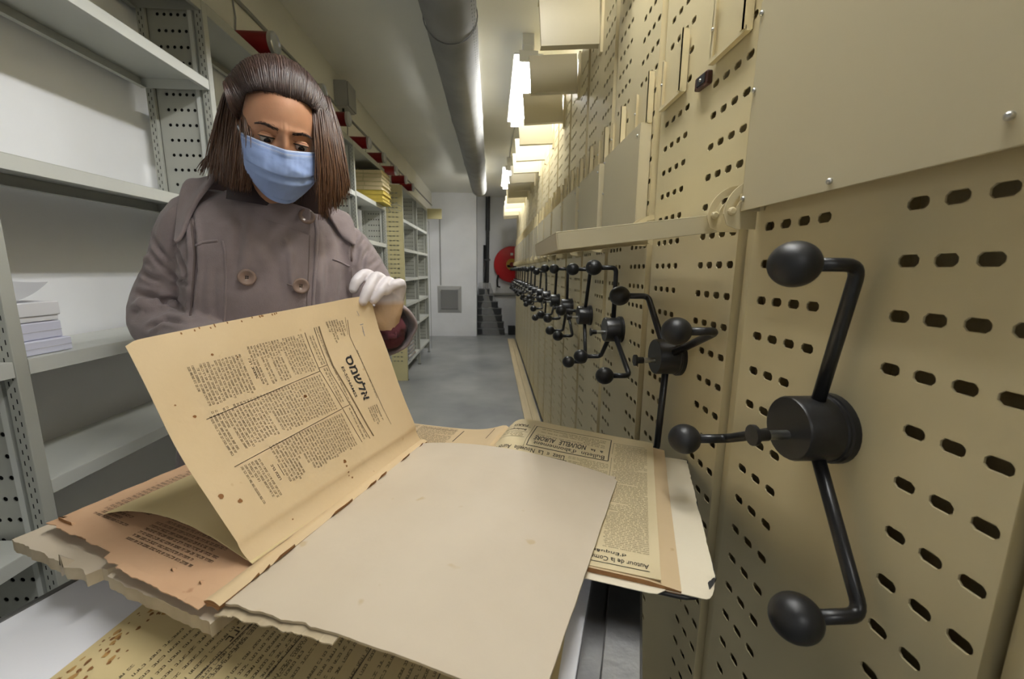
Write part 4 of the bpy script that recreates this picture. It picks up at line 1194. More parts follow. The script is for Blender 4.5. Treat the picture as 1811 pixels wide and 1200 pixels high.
# folds of the body: from the bust down and under the arms
for (p0, p1, p2, rr) in (((352, 395, .965), (347, 470, .96), (352, 560, .97), .010), ((590, 400, 1.03), (600, 470, 1.03), (598, 560, 1.04), .011), ((430, 395, .935), (424, 440, .935), (420, 500, .945), .007), ((500, 400, .94), (515, 450, .94), (520, 520, .95), .007), ((560, 420, .99), (565, 500, .985), (566, 570, 1.0), .009)):
    b.tube([at(*p0), at(*p0).lerp(at(*p1), .5), at(*p1), at(*p1).lerp(at(*p2), .5), at(*p2)], [rr * .3, rr * .8, rr, rr * .8, rr * .3], 8)
coat_me = blob(b, .0052, 4, .5)
_nn = [v.normal.copy() for v in coat_me.vertices]
for v, vn in zip(coat_me.vertices, _nn):   # slow ripples of the wool
    c = v.co.copy(); k = .0022 * mnoise.noise(c * 13) + .0014 * mnoise.noise(Vector((c.x * 34, c.y * 34, c.z * 14)))
    v.co = c + vn * k
# creases pressed into the cloth, each a line across the sleeve or the front
from mathutils.kdtree import KDTree
bv0 = BVHTree.FromPolygons([v.co.copy() for v in coat_me.vertices], [tuple(p.vertices) for p in coat_me.polygons])
CR = [([(338, 372), (343, 417), (346, 475), (341, 518), (335, 566)], .010, .009), ([(257, 437), (286, 469), (318, 494), (340, 506)], .008, .009),
      ([(237, 516), (272, 524), (309, 541), (335, 558)], .010, .010), ([(279, 544), (297, 527), (315, 533), (333, 546)], .008, .008), ([(258, 582), (292, 564), (332, 572)], .009, .009),
      ([(263, 410), (290, 450), (308, 482)], .005, .010), ([(303, 412), (322, 462), (336, 497)], .006, .010), ([(246, 474), (262, 488), (290, 500)], .007, .009),
      ([(421, 376), (425, 409), (420, 445), (416, 490)], .006, .012), ([(382, 470), (378, 520), (380, 575)], .003, .012), ([(573, 400), (580, 450), (578, 510)], .005, .014), ([(470, 420), (490, 470), (500, 540)], .003, .016),
      ([(632, 396), (630, 432), (625, 463)], .008, .008), ([(648, 415), (634, 437), (631, 466)], .007, .007), ([(659, 432), (643, 455), (640, 478)], .007, .007), ([(671, 455), (652, 474)], .006, .007), ([(608, 480), (602, 520), (606, 560)], .004, .012)]
disp = {}
for poly, dep, wid in CR:
    pts = []
    for i in range(len(poly) - 1):
        for j in range(14):
            f = j / 14; h = bv0.ray_cast(EYE, sightline(poly[i][0] + (poly[i+1][0] - poly[i][0]) * f, poly[i][1] + (poly[i+1][1] - poly[i][1]) * f))
            if h[0] is not None: pts.append(h[0])
    if len(pts) < 2: continue
    kd = KDTree(len(pts))
    for i, p in enumerate(pts): kd.insert(p, i)
    kd.balance()
    n_ = len(pts)
    for v in coat_me.vertices:
        co, idx, dist = kd.find(v.co)
        if dist < wid * 3.2:
            e = min(1, min(idx, n_ - 1 - idx) / (n_ * .22) + .15)
            disp[v.index] = disp.get(v.index, 0) + e * dep * (-math.exp(-(dist / (wid * .55)) ** 2) + .55 * math.exp(-((dist - wid * 1.35) / (wid * .6)) ** 2))
_nn = [v.normal.copy() for v in coat_me.vertices]
for k, d in disp.items(): coat_me.vertices[k].co += _nn[k] * d
coat_me.materials.append(M['coat'])
coat = place(link('coat', coat_me, None, smooth=True)); coat['label'] = 'taupe wool double-breasted coat'
bvh = BVHTree.FromPolygons([v.co.copy() for v in coat_me.vertices], [tuple(p.vertices) for p in coat_me.polygons])
def on_coat(x, y, lift=.0):
    h = bvh.ray_cast(EYE, sightline(x, y))
    if h[0] is None: return None, None
    return h[0] + h[1] * lift, h[1]
def seam(name, poly, r, m, lift=.0, n=5):
    pts = []
    for i in range(len(poly) - 1):
        for j in range(n):
            f = j / n; p, _n = on_coat(poly[i][0] + (poly[i+1][0] - poly[i][0]) * f, poly[i][1] + (poly[i+1][1] - poly[i][1]) * f, lift)
            if p is not None and (not pts or (p - pts[-1]).length < .05): pts.append(p)
    if len(pts) < 3: return
    bb = MB(); bb.tube(pts, r, 8); o = bb.build(name, m, None, smooth=True); o.parent = coat; return o
seam('front_edge', [(548, 374), (557, 386), (561, 412), (558, 470), (554, 530), (552, 600)], .0042, M['coat'])
seam('stitching', [(548, 410), (546, 470), (543, 530), (541, 590)], .0012, M['coat_seam'], .0003)
seam('pocket_welt', [(347, 434), (358, 428), (392, 425)], .0030, M['coat'])
seam('pocket_seam', [(393, 426), (398, 445), (400, 490), (398, 545), (396, 590)], .0026, M['coat'])
seam('pocket_welt', [(588, 458), (604, 464), (622, 473)], .0026, M['coat'])
seam('pocket_seam', [(622, 474), (623, 510), (622, 540)], .0018, M['coat_seam'])
seam('armhole_seam', [(334, 352), (339, 400), (345, 450), (341, 510), (336, 570)], .0028, M['coat_seam'], -.001)
seam('armhole_seam', [(618, 392), (621, 430), (622, 470)], .0026, M['coat_seam'], -.001)
# buttons
for (x, y) in ((437, 490), (532, 505), (542, 384)):
    p, nn = on_coat(x, y)
    nn = (nn * .55 - sightline(x, y) * .45).normalized()
    if y < 400: p = p - sightline(x, y) * .016
    R = Matrix.Translation(p + nn * .002) @ nn.to_track_quat('Z', 'Y').to_matrix().to_4x4()
    b = MB(); b.lathe([(.0, 0), (.015, 0), (.0180, .0022), (.0185, .0050), (.0165, .0072), (.0130, .0066), (.0095, .0040), (.0062, .0036), (.0058, .0030), (.0, .0030)], R, 28, cap=False)
    bt = b.build('button', M['button'], None, smooth=True); bt.parent = coat
    b = MB()
    for q in range(4):
        b.lathe([(.0, .0032), (.0016, .0032), (.0014, .0040), (.0, .0040)], R @ Matrix.Translation((.0026 * math.cos(q*PI/2 + .7), .0026 * math.sin(q*PI/2 + .7), 0)), 8, cap=False)
    tag(b.build('button_holes', M['iris'], bt), kind='stuff')
    if x != 437:
        seam('buttonhole', [(x - 24, y - 3), (x - 18, y - 1), (x - 12, y)], .0016, M['coat_seam'], .0006, 3)
# wide collar: a doubled band of cloth lying round the shoulders
NC = Vector((-.548, 1.085, 1.40))
def collar_fn(side):
    def fn(a, c):
        w = math.radians(62 + a * 128) if side > 0 else math.radians(62 + a * 128)
        # angle from the front, swinging back round her neck
        d = FV * math.cos(w) + RV * (side * math.sin(w))
        tip = math.exp(-(a / .16) ** 2)
        r0, r1 = .088, .152 + .056 * tip + .012 * math.sin(a * PI)
        r = r0 + (r1 - r0) * c
        q = NC + d * r
        base = 1.43
        h = bvh.ray_cast(Vector((q.x, q.y, 1.7)), Vector((0, 0, -1)))
        zs = h[0].z if h[0] is not None else 1.33
        roll = .030 * math.exp(-((c - .10) / .22) ** 2)
        z = max(zs + .024 + roll, 1.30)
        stand = .02 * max(0, 1 - c / .25) * (.35 + .65 * min(1, a * 2))
        q.z = z + stand + .004 * mnoise.noise(Vector((a * 3, c * 3, side)))
        return q
    return fn
for side in (-1, 1):
    fn = collar_fn(side); b = MB(); b.grid(fn, 36, 14)
    me = bpy.data.meshes.new('collar'); me.from_pydata(b.v, [], b.f); me.materials.append(M['coat'])
    o = link('collar', me, None, smooth=True); o.parent = coat
    for md, k in (('SMOOTH', 1), ('SOLIDIFY', 0), ('SUBSURF', 0)):
        mm = o.modifiers.new(md.lower(), md)
        if md == 'SMOOTH': mm.iterations = 6; mm.factor = .5
        if md == 'SOLIDIFY': mm.thickness = .009; mm.offset = 0
        if md == 'SUBSURF': mm.levels = 1; mm.render_levels = 1
# upper edge of the overlapping front under the chin
def front_fn(a, c):
    x = 428 + a * 122; y0 = 346 + a * 24 - 6 * math.sin(a * PI)
    top = at(x, y0, .945 - .012 * math.sin(a * PI) + .02 * a)
    p, _n = on_coat(x, y0 + 40 + 10 * a, -.006)
    if p is None: p = top + Vector((0, 0, -.05))
    return top.lerp(p, c) + FV * (.004 * math.sin(c * PI))
b = MB(); b.grid(front_fn, 26, 8)
me = bpy.data.meshes.new('front_flap'); me.from_pydata(b.v, [], b.f); me.materials.append(M['coat'])
o = link('front_flap', me, None, smooth=True); o.parent = coat
mm = o.modifiers.new('solidify', 'SOLIDIFY'); mm.thickness = .006; mm.offset = 0
mm = o.modifiers.new('subsurf', 'SUBSURF'); mm.levels = 1; mm.render_levels = 1
# cuffs, open, with the knit sleeve inside
def cuff(E, Wr, L, r0, r1, name):
    ax = (Wr - E).normalized(); R = Matrix.Translation(Wr) @ ax.to_track_quat('Z', 'Y').to_matrix().to_4x4()
    b = MB(); n = 40; prof = [(r0 - .004, -L), (r0 + .004, -L * .6), (r1, -L * .1), (r1 + .002, .0), (r1 - .003, .006), (r1 - .008, .002), (r1 - .010, -L * .3), (r0 - .010, -L * .9)]
    for i, (r, h) in enumerate(prof):
        for j in range(n):
            w = 2 * PI * j / n
            k = 1 + .05 * math.sin(w * 3 + h * 40) + .03 * math.sin(w * 7 + 1)
            b.v.append(tuple(R @ Vector((r * k * math.cos(w), r * k * .95 * math.sin(w), h + .004 * math.sin(w * 2)))))
    for i in range(len(prof) - 1):
        for j in range(n): b.face((i*n+j, i*n+(j+1) % n, (i+1)*n+(j+1) % n, (i+1)*n+j))
    o = b.build(name, M['coat'], None, smooth=True); o.parent = coat
    mm = o.modifiers.new('subsurf', 'SUBSURF'); mm.levels = 1; mm.render_levels = 1
cuff(LE, LW, .085, .058, .062, 'cuff'); cuff(RE, RW, .06, .052, .056, 'cuff')

# ---- sweater sleeve and hand in its glove (her left, holding the page corner)
HW = at(686, 576, .905)
b = MB(); chain(b, [LE.lerp(LW, .4), LW, at(690, 590, .918)], [.040, .038, .034])
place(b.build('sweater_sleeve', M['sweater'], None, smooth=True))['label'] = 'maroon sweater sleeve end'
def glove(name, fingers, palm, thumb, stretch):
    b = MB()
    for pts, rs in fingers: chain(b, pts, rs, 14, 6)
    for pts, rs in palm: chain(b, pts, rs, 16, 5)
    chain(b, thumb[0], thumb[1], 14, 6)
    me = blob(b, .0017, 5, .5)
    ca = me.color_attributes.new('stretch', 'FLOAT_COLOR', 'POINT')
    nn_ = [v.normal.copy() for v in me.vertices]
    for i, v in enumerate(me.vertices):
        v.co += nn_[i] * (.0005 * mnoise.noise(v.co * 120) + .0006 * mnoise.noise(v.co * 55))
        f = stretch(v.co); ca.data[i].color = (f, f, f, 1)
    me.materials.append(M['glove'])
    return place(link(name, me, None, smooth=True))
fr_ = [.0122, .0120, .0112, .0092]
F = [([at(672, 500, .872), at(648, 485, .845), at(632, 496, .824), at(625, 511, .818)], fr_),
     ([at(688, 506, .880), at(667, 490, .848), at(651, 512, .822), at(642, 533, .815)], fr_),
     ([at(700, 515, .888), at(687, 498, .858), at(672, 515, .836), at(661, 530, .830)], fr_),
     ([at(706, 528, .893), at(709, 503, .872), at(697, 504, .853), at(683, 515, .848)], [.0115, .0112, .0105, .0088])]
PALM = [([HW, at(680, 540, .885), at(672, 502, .874)], [.024, .020, .013]), ([HW, at(688, 545, .888), at(688, 508, .882)], [.024, .020, .013]),
        ([HW, at(694, 548, .892), at(700, 517, .889)], [.023, .019, .013]), ([HW, at(696, 552, .893), at(705, 530, .893)], [.022, .018, .0125]), ([at(692, 590, .92), HW, at(670, 556, .880)], [.024, .025, .018])]
TH = ([HW, at(664, 562, .872), at(650, 545, .868), at(640, 532, .864)], [.020, .0160, .0130, .0105])
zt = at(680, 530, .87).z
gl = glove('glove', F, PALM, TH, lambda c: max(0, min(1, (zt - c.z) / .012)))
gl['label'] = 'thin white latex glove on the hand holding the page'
b = MB(); ax = (at(692, 592, .925) - HW).normalized(); R = Matrix.Translation(HW + ax * .016) @ ax.to_track_quat('Z', 'Y').to_matrix().to_4x4()
pts = [R @ Vector((.0275 * math.cos(w), .026 * math.sin(w), .002 * math.sin(w * 3))) for w in [2 * PI * i / 32 for i in range(33)]]
b.tube(pts, .0032, 8, cap=False); o = b.build('glove_cuff', M['glove'], None, smooth=True); o.parent = gl
# the other hand rests behind the leaf
D2 = (RW - RE).normalized(); S2 = D2.cross(UP).normalized(); U2 = S2.cross(D2)
H2 = RW + D2 * .03
FI = []
for k, (sp, L) in enumerate(((-.030, .070), (-.010, .078), (.010, .074), (.028, .060))):
    p0 = H2 + D2 * .075 + S2 * sp; FI.append(([p0, p0 + D2 * L * .45 - U2 * .006, p0 + D2 * L * .75 - U2 * .020, p0 + D2 * L * .9 - U2 * .036], [.0105, .010, .0095, .008]))
PA = [([H2 - D2 * .02, H2 + D2 * .04 + S2 * sp * .8, H2 + D2 * .078 + S2 * sp], [.022, .017, .012]) for sp in (-.030, -.010, .010, .028)]
TT = ([H2 + D2 * .01, H2 + D2 * .03 - S2 * .038, H2 + D2 * .06 - S2 * .052 - U2 * .01, H2 + D2 * .085 - S2 * .05 - U2 * .018], [.017, .014, .012, .010])
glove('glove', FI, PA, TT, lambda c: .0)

# ---- head
E0 = at(504, 251, .822)
hz = Vector((.50, -.83, -.33)).normalized()
hx = hz.cross(UP) * -1; hx.normalize(); hx = hx if hx.dot(RV) > 0 else -hx
hy = hz.cross(hx); hy = hy if hy.z > 0 else -hy
rl = math.radians(5.5); hy2 = hy * math.cos(rl) + hx * math.sin(rl); hx2 = hx * math.cos(rl) - hy * math.sin(rl)
HX, HY, HZ = hx2.normalized(), hy2.normalized(), hz
def hd(x, y, z): return E0 + HX * x + HY * y + HZ * z
CEN = Vector((0, .012, -.098))
def gs(x, y, cx, cy, sx, sy): return math.exp(-((x - cx) / sx) ** 2 - ((y - cy) / sy) ** 2)
def face_z(x, y, z):
    """features on the front of the head, in head axes"""
    if z < -.07: return 0.0
    k = min(1, (z + .07) / .04); ax = abs(x); d = 0
    d += .010 * gs(x, y, 0, -.004, .0075, .020) + .020 * gs(x, y, 0, -.036, .0095, .020) + .006 * gs(ax, y, .010, -.044, .006, .008)
    d += .0050 * gs(ax, y, .026, .021, .018, .0075) + .003 * gs(x, y, 0, .022, .010, .010)
    d -= .0120 * gs(ax, y, .0305, -.001, .0145, .0095) + .004 * gs(ax, y, .013, .004, .006, .010)
    d += .0045 * gs(ax, y, .040, -.032, .018, .018) - .004 * gs(ax, y, .045, -.065, .016, .02)
    d += .006 * gs(x, y, 0, -.072, .020, .010) + .006 * gs(x, y, 0, -.105, .016, .012)
    d -= .0012 * gs(x, y, .004, .024, .0012, .009) + .0012 * gs(x, y, -.005, .024, .0012, .009)   # frown lines
    return d * k
def head_pt(th, ph):
    x = .0735 * math.sin(th) * math.sin(ph); y = math.cos(th); z = .103 * math.sin(th) * math.cos(ph)
    y = .112 * y if y > 0 else .128 * y
    if y < -.02:
        f = min(1, (-y - .02) / .10); x *= 1 - .34 * f ** 1.3; z = z * (1 - .10 * f) if z > 0 else z * (1 - .35 * f)
    if z > 0: z *= 1 - .06 * max(0, 1 - abs(y) / .08)
    X, Y, Z = CEN.x + x, CEN.y + y, CEN.z + z
    return X, Y, Z + face_z(X, Y, Z)
b = MB(); NU, NV = 150, 110
for i in range(NV + 1):
    th = PI * (i + .001) / (NV + .002)
    for j in range(NU):
        q = j / NU * 2 - 1; ph = PI * (q * .55 + .45 * q ** 3)     # more rings in front
        b.v.append(tuple(hd(*head_pt(th, ph))))
for i in range(NV):
    for j in range(NU): b.face((i*NU+j, (i+1)*NU+j, (i+1)*NU+(j+1) % NU, i*NU+(j+1) % NU))
# neck down into the coat, one skin with the head
k0 = len(b.v); nk = 24; neck = [(hd(0, -.055, -.115), .050), (hd(0, -.09, -.118), .050), (Vector((-.525, 1.06, 1.41)), .056), (Vector((-.545, 1.085, 1.36)), .08), (Vector((-.55, 1.09, 1.30)), .11)]
b.tube([p for p, r in neck], [r for p, r in neck], nk)
for s in (-1, 1):   # ears
    b.ball(hd(s * .074, -.008, -.095), .03, 14, 10, sc=(.25, 1, .55), m=Matrix((HX, HY, HZ)).transposed())
body = place(b.build('body', M['skin'], None, smooth=True)); body['label'] = 'face and neck'
HM = Matrix((HX, HY, HZ)).transposed()
for s in (-1, 1):
    ec = Vector((s * .0305, -.002, -.0165))
    b = MB(); b.ball(hd(*ec), .0120, 24, 16); e = b.build('eyeball', M['eye_white'], None, smooth=True); e.parent = body
    gz = Vector((.06, -.42, .9)).normalized(); gw = HM @ gz
    b = MB(); R = Matrix.Translation(hd(*ec)) @ gw.to_track_quat('Z', 'Y').to_matrix().to_4x4()
    b.lathe([(.0, .0128), (.003, .0126), (.0058, .01135), (.0062, .0106)], R, 20, cap=False); o = b.build('iris', M['iris'], None, smooth=True); o.parent = e
    def lid_fn(lo, hi, r):
        def fn(a, c):
            w = math.radians(-82 + 164 * a); el = math.radians(lo + (hi - lo) * c) * (1 - .22 * (w / 1.43) ** 2) if lo >= 0 or True else 0
            p = Vector((math.sin(w) * math.cos(el), math.sin(el), math.cos(w) * math.cos(el))) * r
            return hd(ec.x + p.x * 1.18, ec.y + p.y, ec.z + p.z)
        return fn
    b = MB(); b.grid(lid_fn(13, 88, .0132), 20, 10); o = b.build('upper_lid', M['skin'], None, smooth=True); o.parent = body
    b = MB(); b.grid(lid_fn(-80, -31, .0130), 20, 8); o = b.build('lower_lid', M['skin'], None, smooth=True); o.parent = body
    f1 = lid_fn(11, 15, .0136); b = MB(); b.tube([f1(i / 20, .3) for i in range(21)], [.0003 + .0012 * math.sin(PI * i / 20) for i in range(21)], 6); o = b.build('lashes', M['lash'], None, smooth=True); o.parent = body
    f1 = lid_fn(0, 4, .0138); b = MB()
    b.tube([hd(ec.x + math.sin(w) * .0165, ec.y + .0072 + .0012 * math.cos(w), ec.z + .0125 * math.cos(w) + .0035) for w in [math.radians(-75 + 7.5 * i) for i in range(21)]], [.0002 + .0006 * math.sin(PI * i / 20) for i in range(21)], 6)
    o = b.build('lid_crease', M['lid'], None, smooth=True); o.parent = body
    # eyebrow: short hairs
    b = MB(); rnd = random.Random(11 + s)
    hb = BVHTree.FromPolygons([v.co.copy() for v in body.data.vertices], [tuple(p.vertices) for p in body.data.polygons]) if s < 0 else hb
    for i in range(150):
        f = rnd.random(); x = s * (.0115 + .036 * f); yb = .0165 + .0085 * math.sin(PI * min(1, f * 1.0) * .62) - .004 * f * f + rnd.gauss(0, .0016) * (1.1 - .6 * f)
        h = hb.ray_cast(hd(x, yb, .08), -HZ)
        if h[0] is None: continue
        p = h[0]; d = (HX * (s * .8) + HY * (.55 - 1.0 * f)).normalized()
        b.tube([p - HZ * .0003, p + d * .0030 + HZ * .0009, p + d * .0062 + HZ * .0003], [.00042, .00036, .0001], 4)
    o = b.build('eyebrow', M['brow'], None); tag(o, kind='stuff'); o.parent = body

# ---- mask
def mask_pt(a, c):
    q = 2 * a - 1; aq = abs(q)
    w = .0715 - .002 * c - .024 * max(0, (c - .55) / .45) ** 2.2
    x = w * q
    y = -.0125 + .006 * aq ** 1.5 - .1085 * c * (1 - .16 * aq ** 3)
    zf = .026 + .006 * math.sin(PI * min(1, c * 1.25)) - .024 * max(0, c - .6) / .4 - .014 * (1 - c) ** 3 * min(1, aq * 3)
    z = zf - .098 * (1 - math.sqrt(max(0, 1 - .92 * q * q)))
    z -= .010 * gs(q, c, 0, 0, .9, .05) * 0
    # pleats and crumples
    z += .0040 * ((c * 2.2) % 1.0 - .5) * (1 - aq ** 4) * (1 if .12 < c < .95 else .2)
    z += .0022 * mnoise.noise(Vector((q * 3.2, c * 7, 3))) + .0012 * mnoise.noise(Vector((q * 9, c * 5, 8)))
    z += .0026 * math.exp(-((c - .26 - .22 * q) / .05) ** 2) * max(0, q)        # crease running to the right edge
    return hd(x, y, z)
b = MB(); b.grid(lambda a, c: mask_pt(a, c), 60, 60)
me = bpy.data.meshes.new('face_mask'); me.from_pydata(b.v, [], b.f); me.materials.append(M['mask'])
mask = place(link('face_mask', me, None, smooth=True)); mask['label'] = 'pale blue pleated face mask'
mm = mask.modifiers.new('solidify', 'SOLIDIFY'); mm.thickness = .0012; mm.offset = -1
def band(c0, c1, lift, m, name):
    b = MB()
    def fn(a, c):
        p = mask_pt(a, c0 + (c1 - c0) * c); e = .01
        nn = (mask_pt(min(1, a + e), c0 + .01) - mask_pt(max(0, a - e), c0 + .01)).cross(mask_pt(a, c1 + .02) - mask_pt(a, c0)).normalized()
        if nn.dot(HZ) < 0: nn = -nn
        return p + nn * lift * math.sin(PI * min(1, max(0, c)) * .9 + .15)
    b.grid(fn, 50, 4); o = b.build(name, m, None, smooth=True); o.parent = mask; return o
band(-.006, .030, .0014, M['mask_white'], 'mask_trim'); band(.060, .075, .0016, M['mask_white'], 'nose_wire'); band(.082, .09, .0016, M['mask_white'], 'mask_trim')
for s in (0, 1):
    p0 = mask_pt(s, .02); p1 = mask_pt(s, .9); sg = -1 if s == 0 else 1
    b = MB(); b.tube([p0, hd(sg * .076, .0, -.07), hd(sg * .080, .012, -.105), hd(sg * .079, -.03, -.112), hd(sg * .070, -.06, -.08), p1], .0014, 6); o = b.build('ear_loop', M['mask_white'], None, smooth=True); o.parent = mask
    b = MB(); b.tube([mask_pt(s, .03 + .9 * i / 12) for i in range(13)], .0012, 6); o = b.build('mask_seam', M['mask'], None, smooth=True); o.parent = mask

# ---- hair
class Strands:
    def __init__(s): s.b = MB(); s.t = []
    def add(s, pts, r, tipf, n=5, t0=0.0):
        k0 = len(s.b.v); k = len(pts)
        rs = [r * (.5 + .5 * min(1, i / 2)) * (1 - .8 * max(0, (i / (k - 1) - .72) / .28)) for i in range(k)]
        s.b.tube(pts, rs, n)
        for i in range(k): s.t += [min(1, max(0, t0 + tipf * (i / (k - 1)) ** 1.5))] * n
    def done(s, name, parent):
        me = bpy.data.meshes.new(name); me.from_pydata(s.b.v, [], s.b.f)
        ca = me.color_attributes.new('tip', 'FLOAT_COLOR', 'POINT')
        for i, f in enumerate(s.t): ca.data[i].color = (f, f, f, 1)
        me.materials.append(M['hair'])
        return link(name, me, parent, smooth=True)
def shellmesh(name, fn, nu, nv, parent, tipf=0.0):
    b = MB(); b.grid(fn, nu, nv)
    me = bpy.data.meshes.new(name); me.from_pydata(b.v, [], b.f)
    ca = me.color_attributes.new('tip', 'FLOAT_COLOR', 'POINT')
    for i in range(len(b.v)): ca.data[i].color = (tipf, tipf, tipf, 1)
    me.materials.append(M['hair'])
    return link(name, me, parent, smooth=True)
HC = Vector((0, .020, -.100))
def crown(x, s, puff=1.0):
    """x -1..1 across the hairline, s 0..1 from the hairline over the top to the nape"""
    ax = abs(x)
    yr = .084 - .030 * ax ** 2.4 - .040 * max(0, ax - .80) / .20 - .003 * math.exp(-(x / .12) ** 2)
    X0 = .0735 * math.sin(x * 1.35) / math.sin(1.35)
    # root lies on the forehead
    kx = math.sqrt(max(.05, 1 - (X0 / .0750) ** 2)); kr = math.sqrt(max(.12, 1 - (X0 * 1.36 / .108) ** 2))
    ys = max(-1, min(1, (yr - CEN.y) / .112)); zr = CEN.z + .103 * math.sqrt(max(.02, 1 - ys * ys)) * kx
    a0 = math.atan2(yr - HC.y, zr - HC.z); r0 = math.hypot(yr - HC.y, zr - HC.z)
    a = a0 + s * (PI * 1.28 - a0 * .5)
    lift = 1 - math.exp(-(s * 6.5) ** 1.5)
    R = Vector((0, .137 * math.sin(a), .126 * math.cos(a))); Rm = max(R.length * kr, r0 * 1.02)
    r = r0 + (Rm - r0) * lift
    r += .001 * math.exp(-((s - .10) / .08) ** 2) * puff
    xx = X0 * (1 + .36 * math.sin(PI * min(1, s * 1.25)) ** .7)
    return Vector((xx, HC.y + r * math.sin(a), HC.z + r * math.cos(a)))
hair_root = place(shellmesh('hair', lambda a, c: hd(*(crown(2 * a - 1, c) - (crown(2 * a - 1, c) - HC) * .025)), 60, 50, None, .0))
hair_root['label'] = 'long brown hair with lighter tips'
rnd = random.Random(21)
S = Strands()
for i in range(900):
    x = rnd.uniform(-1, 1); j = rnd.uniform(-.02, .02); off = rnd.uniform(-.008, .016); s1 = rnd.uniform(.7, 1.0); s0 = 0 if rnd.random() < .55 else rnd.uniform(0, .4)
    ph = rnd.uniform(0, 6); pts = []
    for k in range(15):
        f = s0 + (s1 - s0) * k / 14
        p = crown(max(-1, min(1, x + j * math.sin(f * 5 + ph))), f); p = HC + (p - HC) * (1 + off * min(1, (f - s0) * 8 + .15))
        pts.append(hd(*p))
    S.add(pts, rnd.uniform(.0009, .0019), rnd.uniform(0, .18), 5, rnd.uniform(0, .12))
for i in range(260):   # fine hairs breaking up the hairline
    x = rnd.uniform(-.95, .95); d0 = rnd.uniform(-.004, .007); s1 = rnd.uniform(.06, .14); pts = []
    for k in range(7):
        f = s1 * k / 6; p = crown(x, f); p = p + Vector((0, -d0 * (1 - k / 6), .0012))
        pts.append(hd(*p))
    S.add(pts, rnd.uniform(.0003, .0006), .1, 4, rnd.uniform(0, .1))
S.done('crown_strands', hair_root)
def lerp_guides(G, e):
    """G: list of guides (polylines of equal length)"""
    f = e * (len(G) - 1); i = min(len(G) - 2, int(f)); f -= i
    return [G[i][k].lerp(G[i+1][k], f) for k in range(len(G[i]))]
def spline(pts, n):
    ext = [pts[0] * 2 - pts[1]] + pts + [pts[-1] * 2 - pts[-2]]; out = []
    m = len(pts) - 1
    for q in range(n + 1):
        f = q / n * m; i = min(m - 1, int(f)); t = f - i; p0, p1, p2, p3 = ext[i:i+4]
        out.append(.5 * ((2*p1) + (p2 - p0)*t + (2*p0 - 5*p1 + 4*p2 - p3)*t*t + (3*p1 - p0 - 3*p2 + p3)*t**3))
    return out
def lock(G, count, tip, seed, sd=.0035, lenj=.17):
    rnd = random.Random(seed); S = Strands()
    for i in range(count):
        e = min(1, max(0, rnd.random())); pts = spline(lerp_guides(G, e), 18)
        L = rnd.uniform(1 - lenj * 2, 1); m = max(6, int(18 * L)); pts = pts[:m + 1]
        a = Vector((rnd.gauss(0, 1), rnd.gauss(0, 1), rnd.gauss(0, .4))) * sd; c = Vector((rnd.gauss(0, 1), rnd.gauss(0, 1), 0)) * sd * 1.3; ph = rnd.uniform(0, 6)
        pts = [p + a * (.4 + .9 * k / m) + c * math.sin(k / m * 5 + ph) * (k / m) for k, p in enumerate(pts)]
        S.add(pts, rnd.uniform(.0008, .0018), tip * rnd.uniform(.5, 1.2), 5, rnd.uniform(0, .10))
    return S.done('side_lock', hair_root)
A = lambda *q: [at(*p) for p in q]
# beside her right cheek (left in the picture)
GL = [A((432, 120, .935), (399, 165, .912), (384, 220, .908), (374, 275, .915), (367, 318, .925)),
      A((430, 118, .915), (404, 170, .890), (397, 225, .887), (388, 285, .885), (383, 335, .895)),
      A((434, 122, .885), (414, 175, .868), (413, 228, .860), (406, 290, .862), (404, 345, .872)),
      A((440, 128, .865), (428, 180, .842), (433, 230, .828), (430, 292, .834), (425, 350, .862)),
      A((446, 136, .848), (436, 178, .832), (444, 226, .818), (447, 285, .826), (441, 352, .870))]
def crown_in(x, s): return hd(*(HC + (crown(x, s) - HC) * .95))
for i, s_ in enumerate((.40, .33, .26, .18, .10)): GL[i][0] = crown_in(-.93 + .05 * (i == 4), s_)
lock(GL, 800, .62, 1)
shellmesh('under_hair', lambda a, c: spline(lerp_guides(GL, a), 16)[min(16, int(round(c * 14)))] - HZ * .012, 24, 14, hair_root, .12)
GF = [A((392, 205, .915), (374, 262, .925), (360, 288, .93), (350, 312, .93)), A((398, 205, .91), (382, 258, .92), (368, 284, .925), (357, 318, .925))]
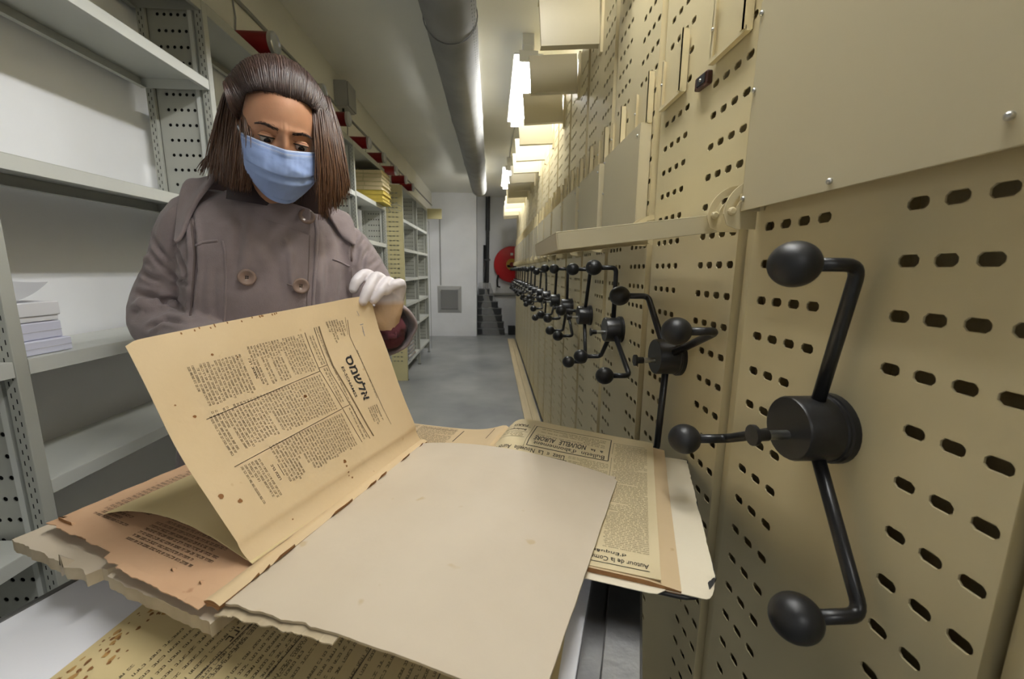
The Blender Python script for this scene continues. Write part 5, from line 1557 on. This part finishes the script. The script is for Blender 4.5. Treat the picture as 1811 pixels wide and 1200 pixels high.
lock(GF, 50, .5, 5, .0015)
# beside her left cheek (right in the picture)
GR = [A((536, 120, .905), (556, 170, .875), (559, 225, .862), (564, 290, .868), (566, 350, .890), (570, 405, .925)),
      A((540, 118, .92), (566, 170, .895), (572, 225, .885), (580, 290, .890), (580, 348, .905), (582, 392, .930)),
      A((542, 116, .94), (574, 172, .920), (585, 228, .910), (594, 292, .912), (598, 342, .920), (598, 375, .935)),
      A((540, 115, .96), (578, 172, .945), (594, 228, .938), (606, 290, .938), (613, 330, .945), (614, 352, .95))]
for i, s_ in enumerate((.10, .20, .30, .40)): GR[i][0] = crown_in(.93 - .05 * (i == 0), s_)
lock(GR, 700, .85, 2)
shellmesh('under_hair', lambda a, c: spline(lerp_guides(GR, a), 16)[min(16, int(round(c * 13)))] - HZ * .012, 24, 13, hair_root, .15)
# hair at the back of the neck, dark between the locks
GB = [[hd(s * .07, .06, -.16), hd(s * .085, -.02, -.16), hd(s * .09, -.09, -.125), hd(s * .095, -.15, -.10)] for s in (-1, -.5, 0, .5, 1)]
lock(GB, 360, .3, 3, .005)
shellmesh('under_hair', lambda a, c: spline(lerp_guides(GB, a), 12)[min(12, int(round(c * 12)))] + HZ * .008, 24, 12, hair_root, 0.0)

# ---- legs and shoes below the coat
b = MB()
for s in (-1, 1):
    hip = Vector((-.58, 1.11, .70)) + RV * (s * .09); foot = Vector((-.58, 1.10, .09)) + RV * (s * .095)
    chain(b, [hip, hip.lerp(foot, .45) + FV * .02, hip.lerp(foot, .75), foot], [.085, .062, .058, .048])
place(b.build('trousers', M['trousers'], None, smooth=True))
for s in (-1, 1):
    foot = Vector((-.58, 1.10, 0)) + RV * (s * .095); b = MB()
    chain(b, [foot - FV * .05 + UP * .042, foot + FV * .03 + UP * .040, foot + FV * .11 + UP * .030, foot + FV * .15 + UP * .026], [.040, .038, .034, .026])
    me = blob(b, .005, 3)
    for v in me.vertices: v.co.z = max(v.co.z, 0.002)
    me.materials.append(M['shoe']); place(link('shoe', me, None, smooth=True))
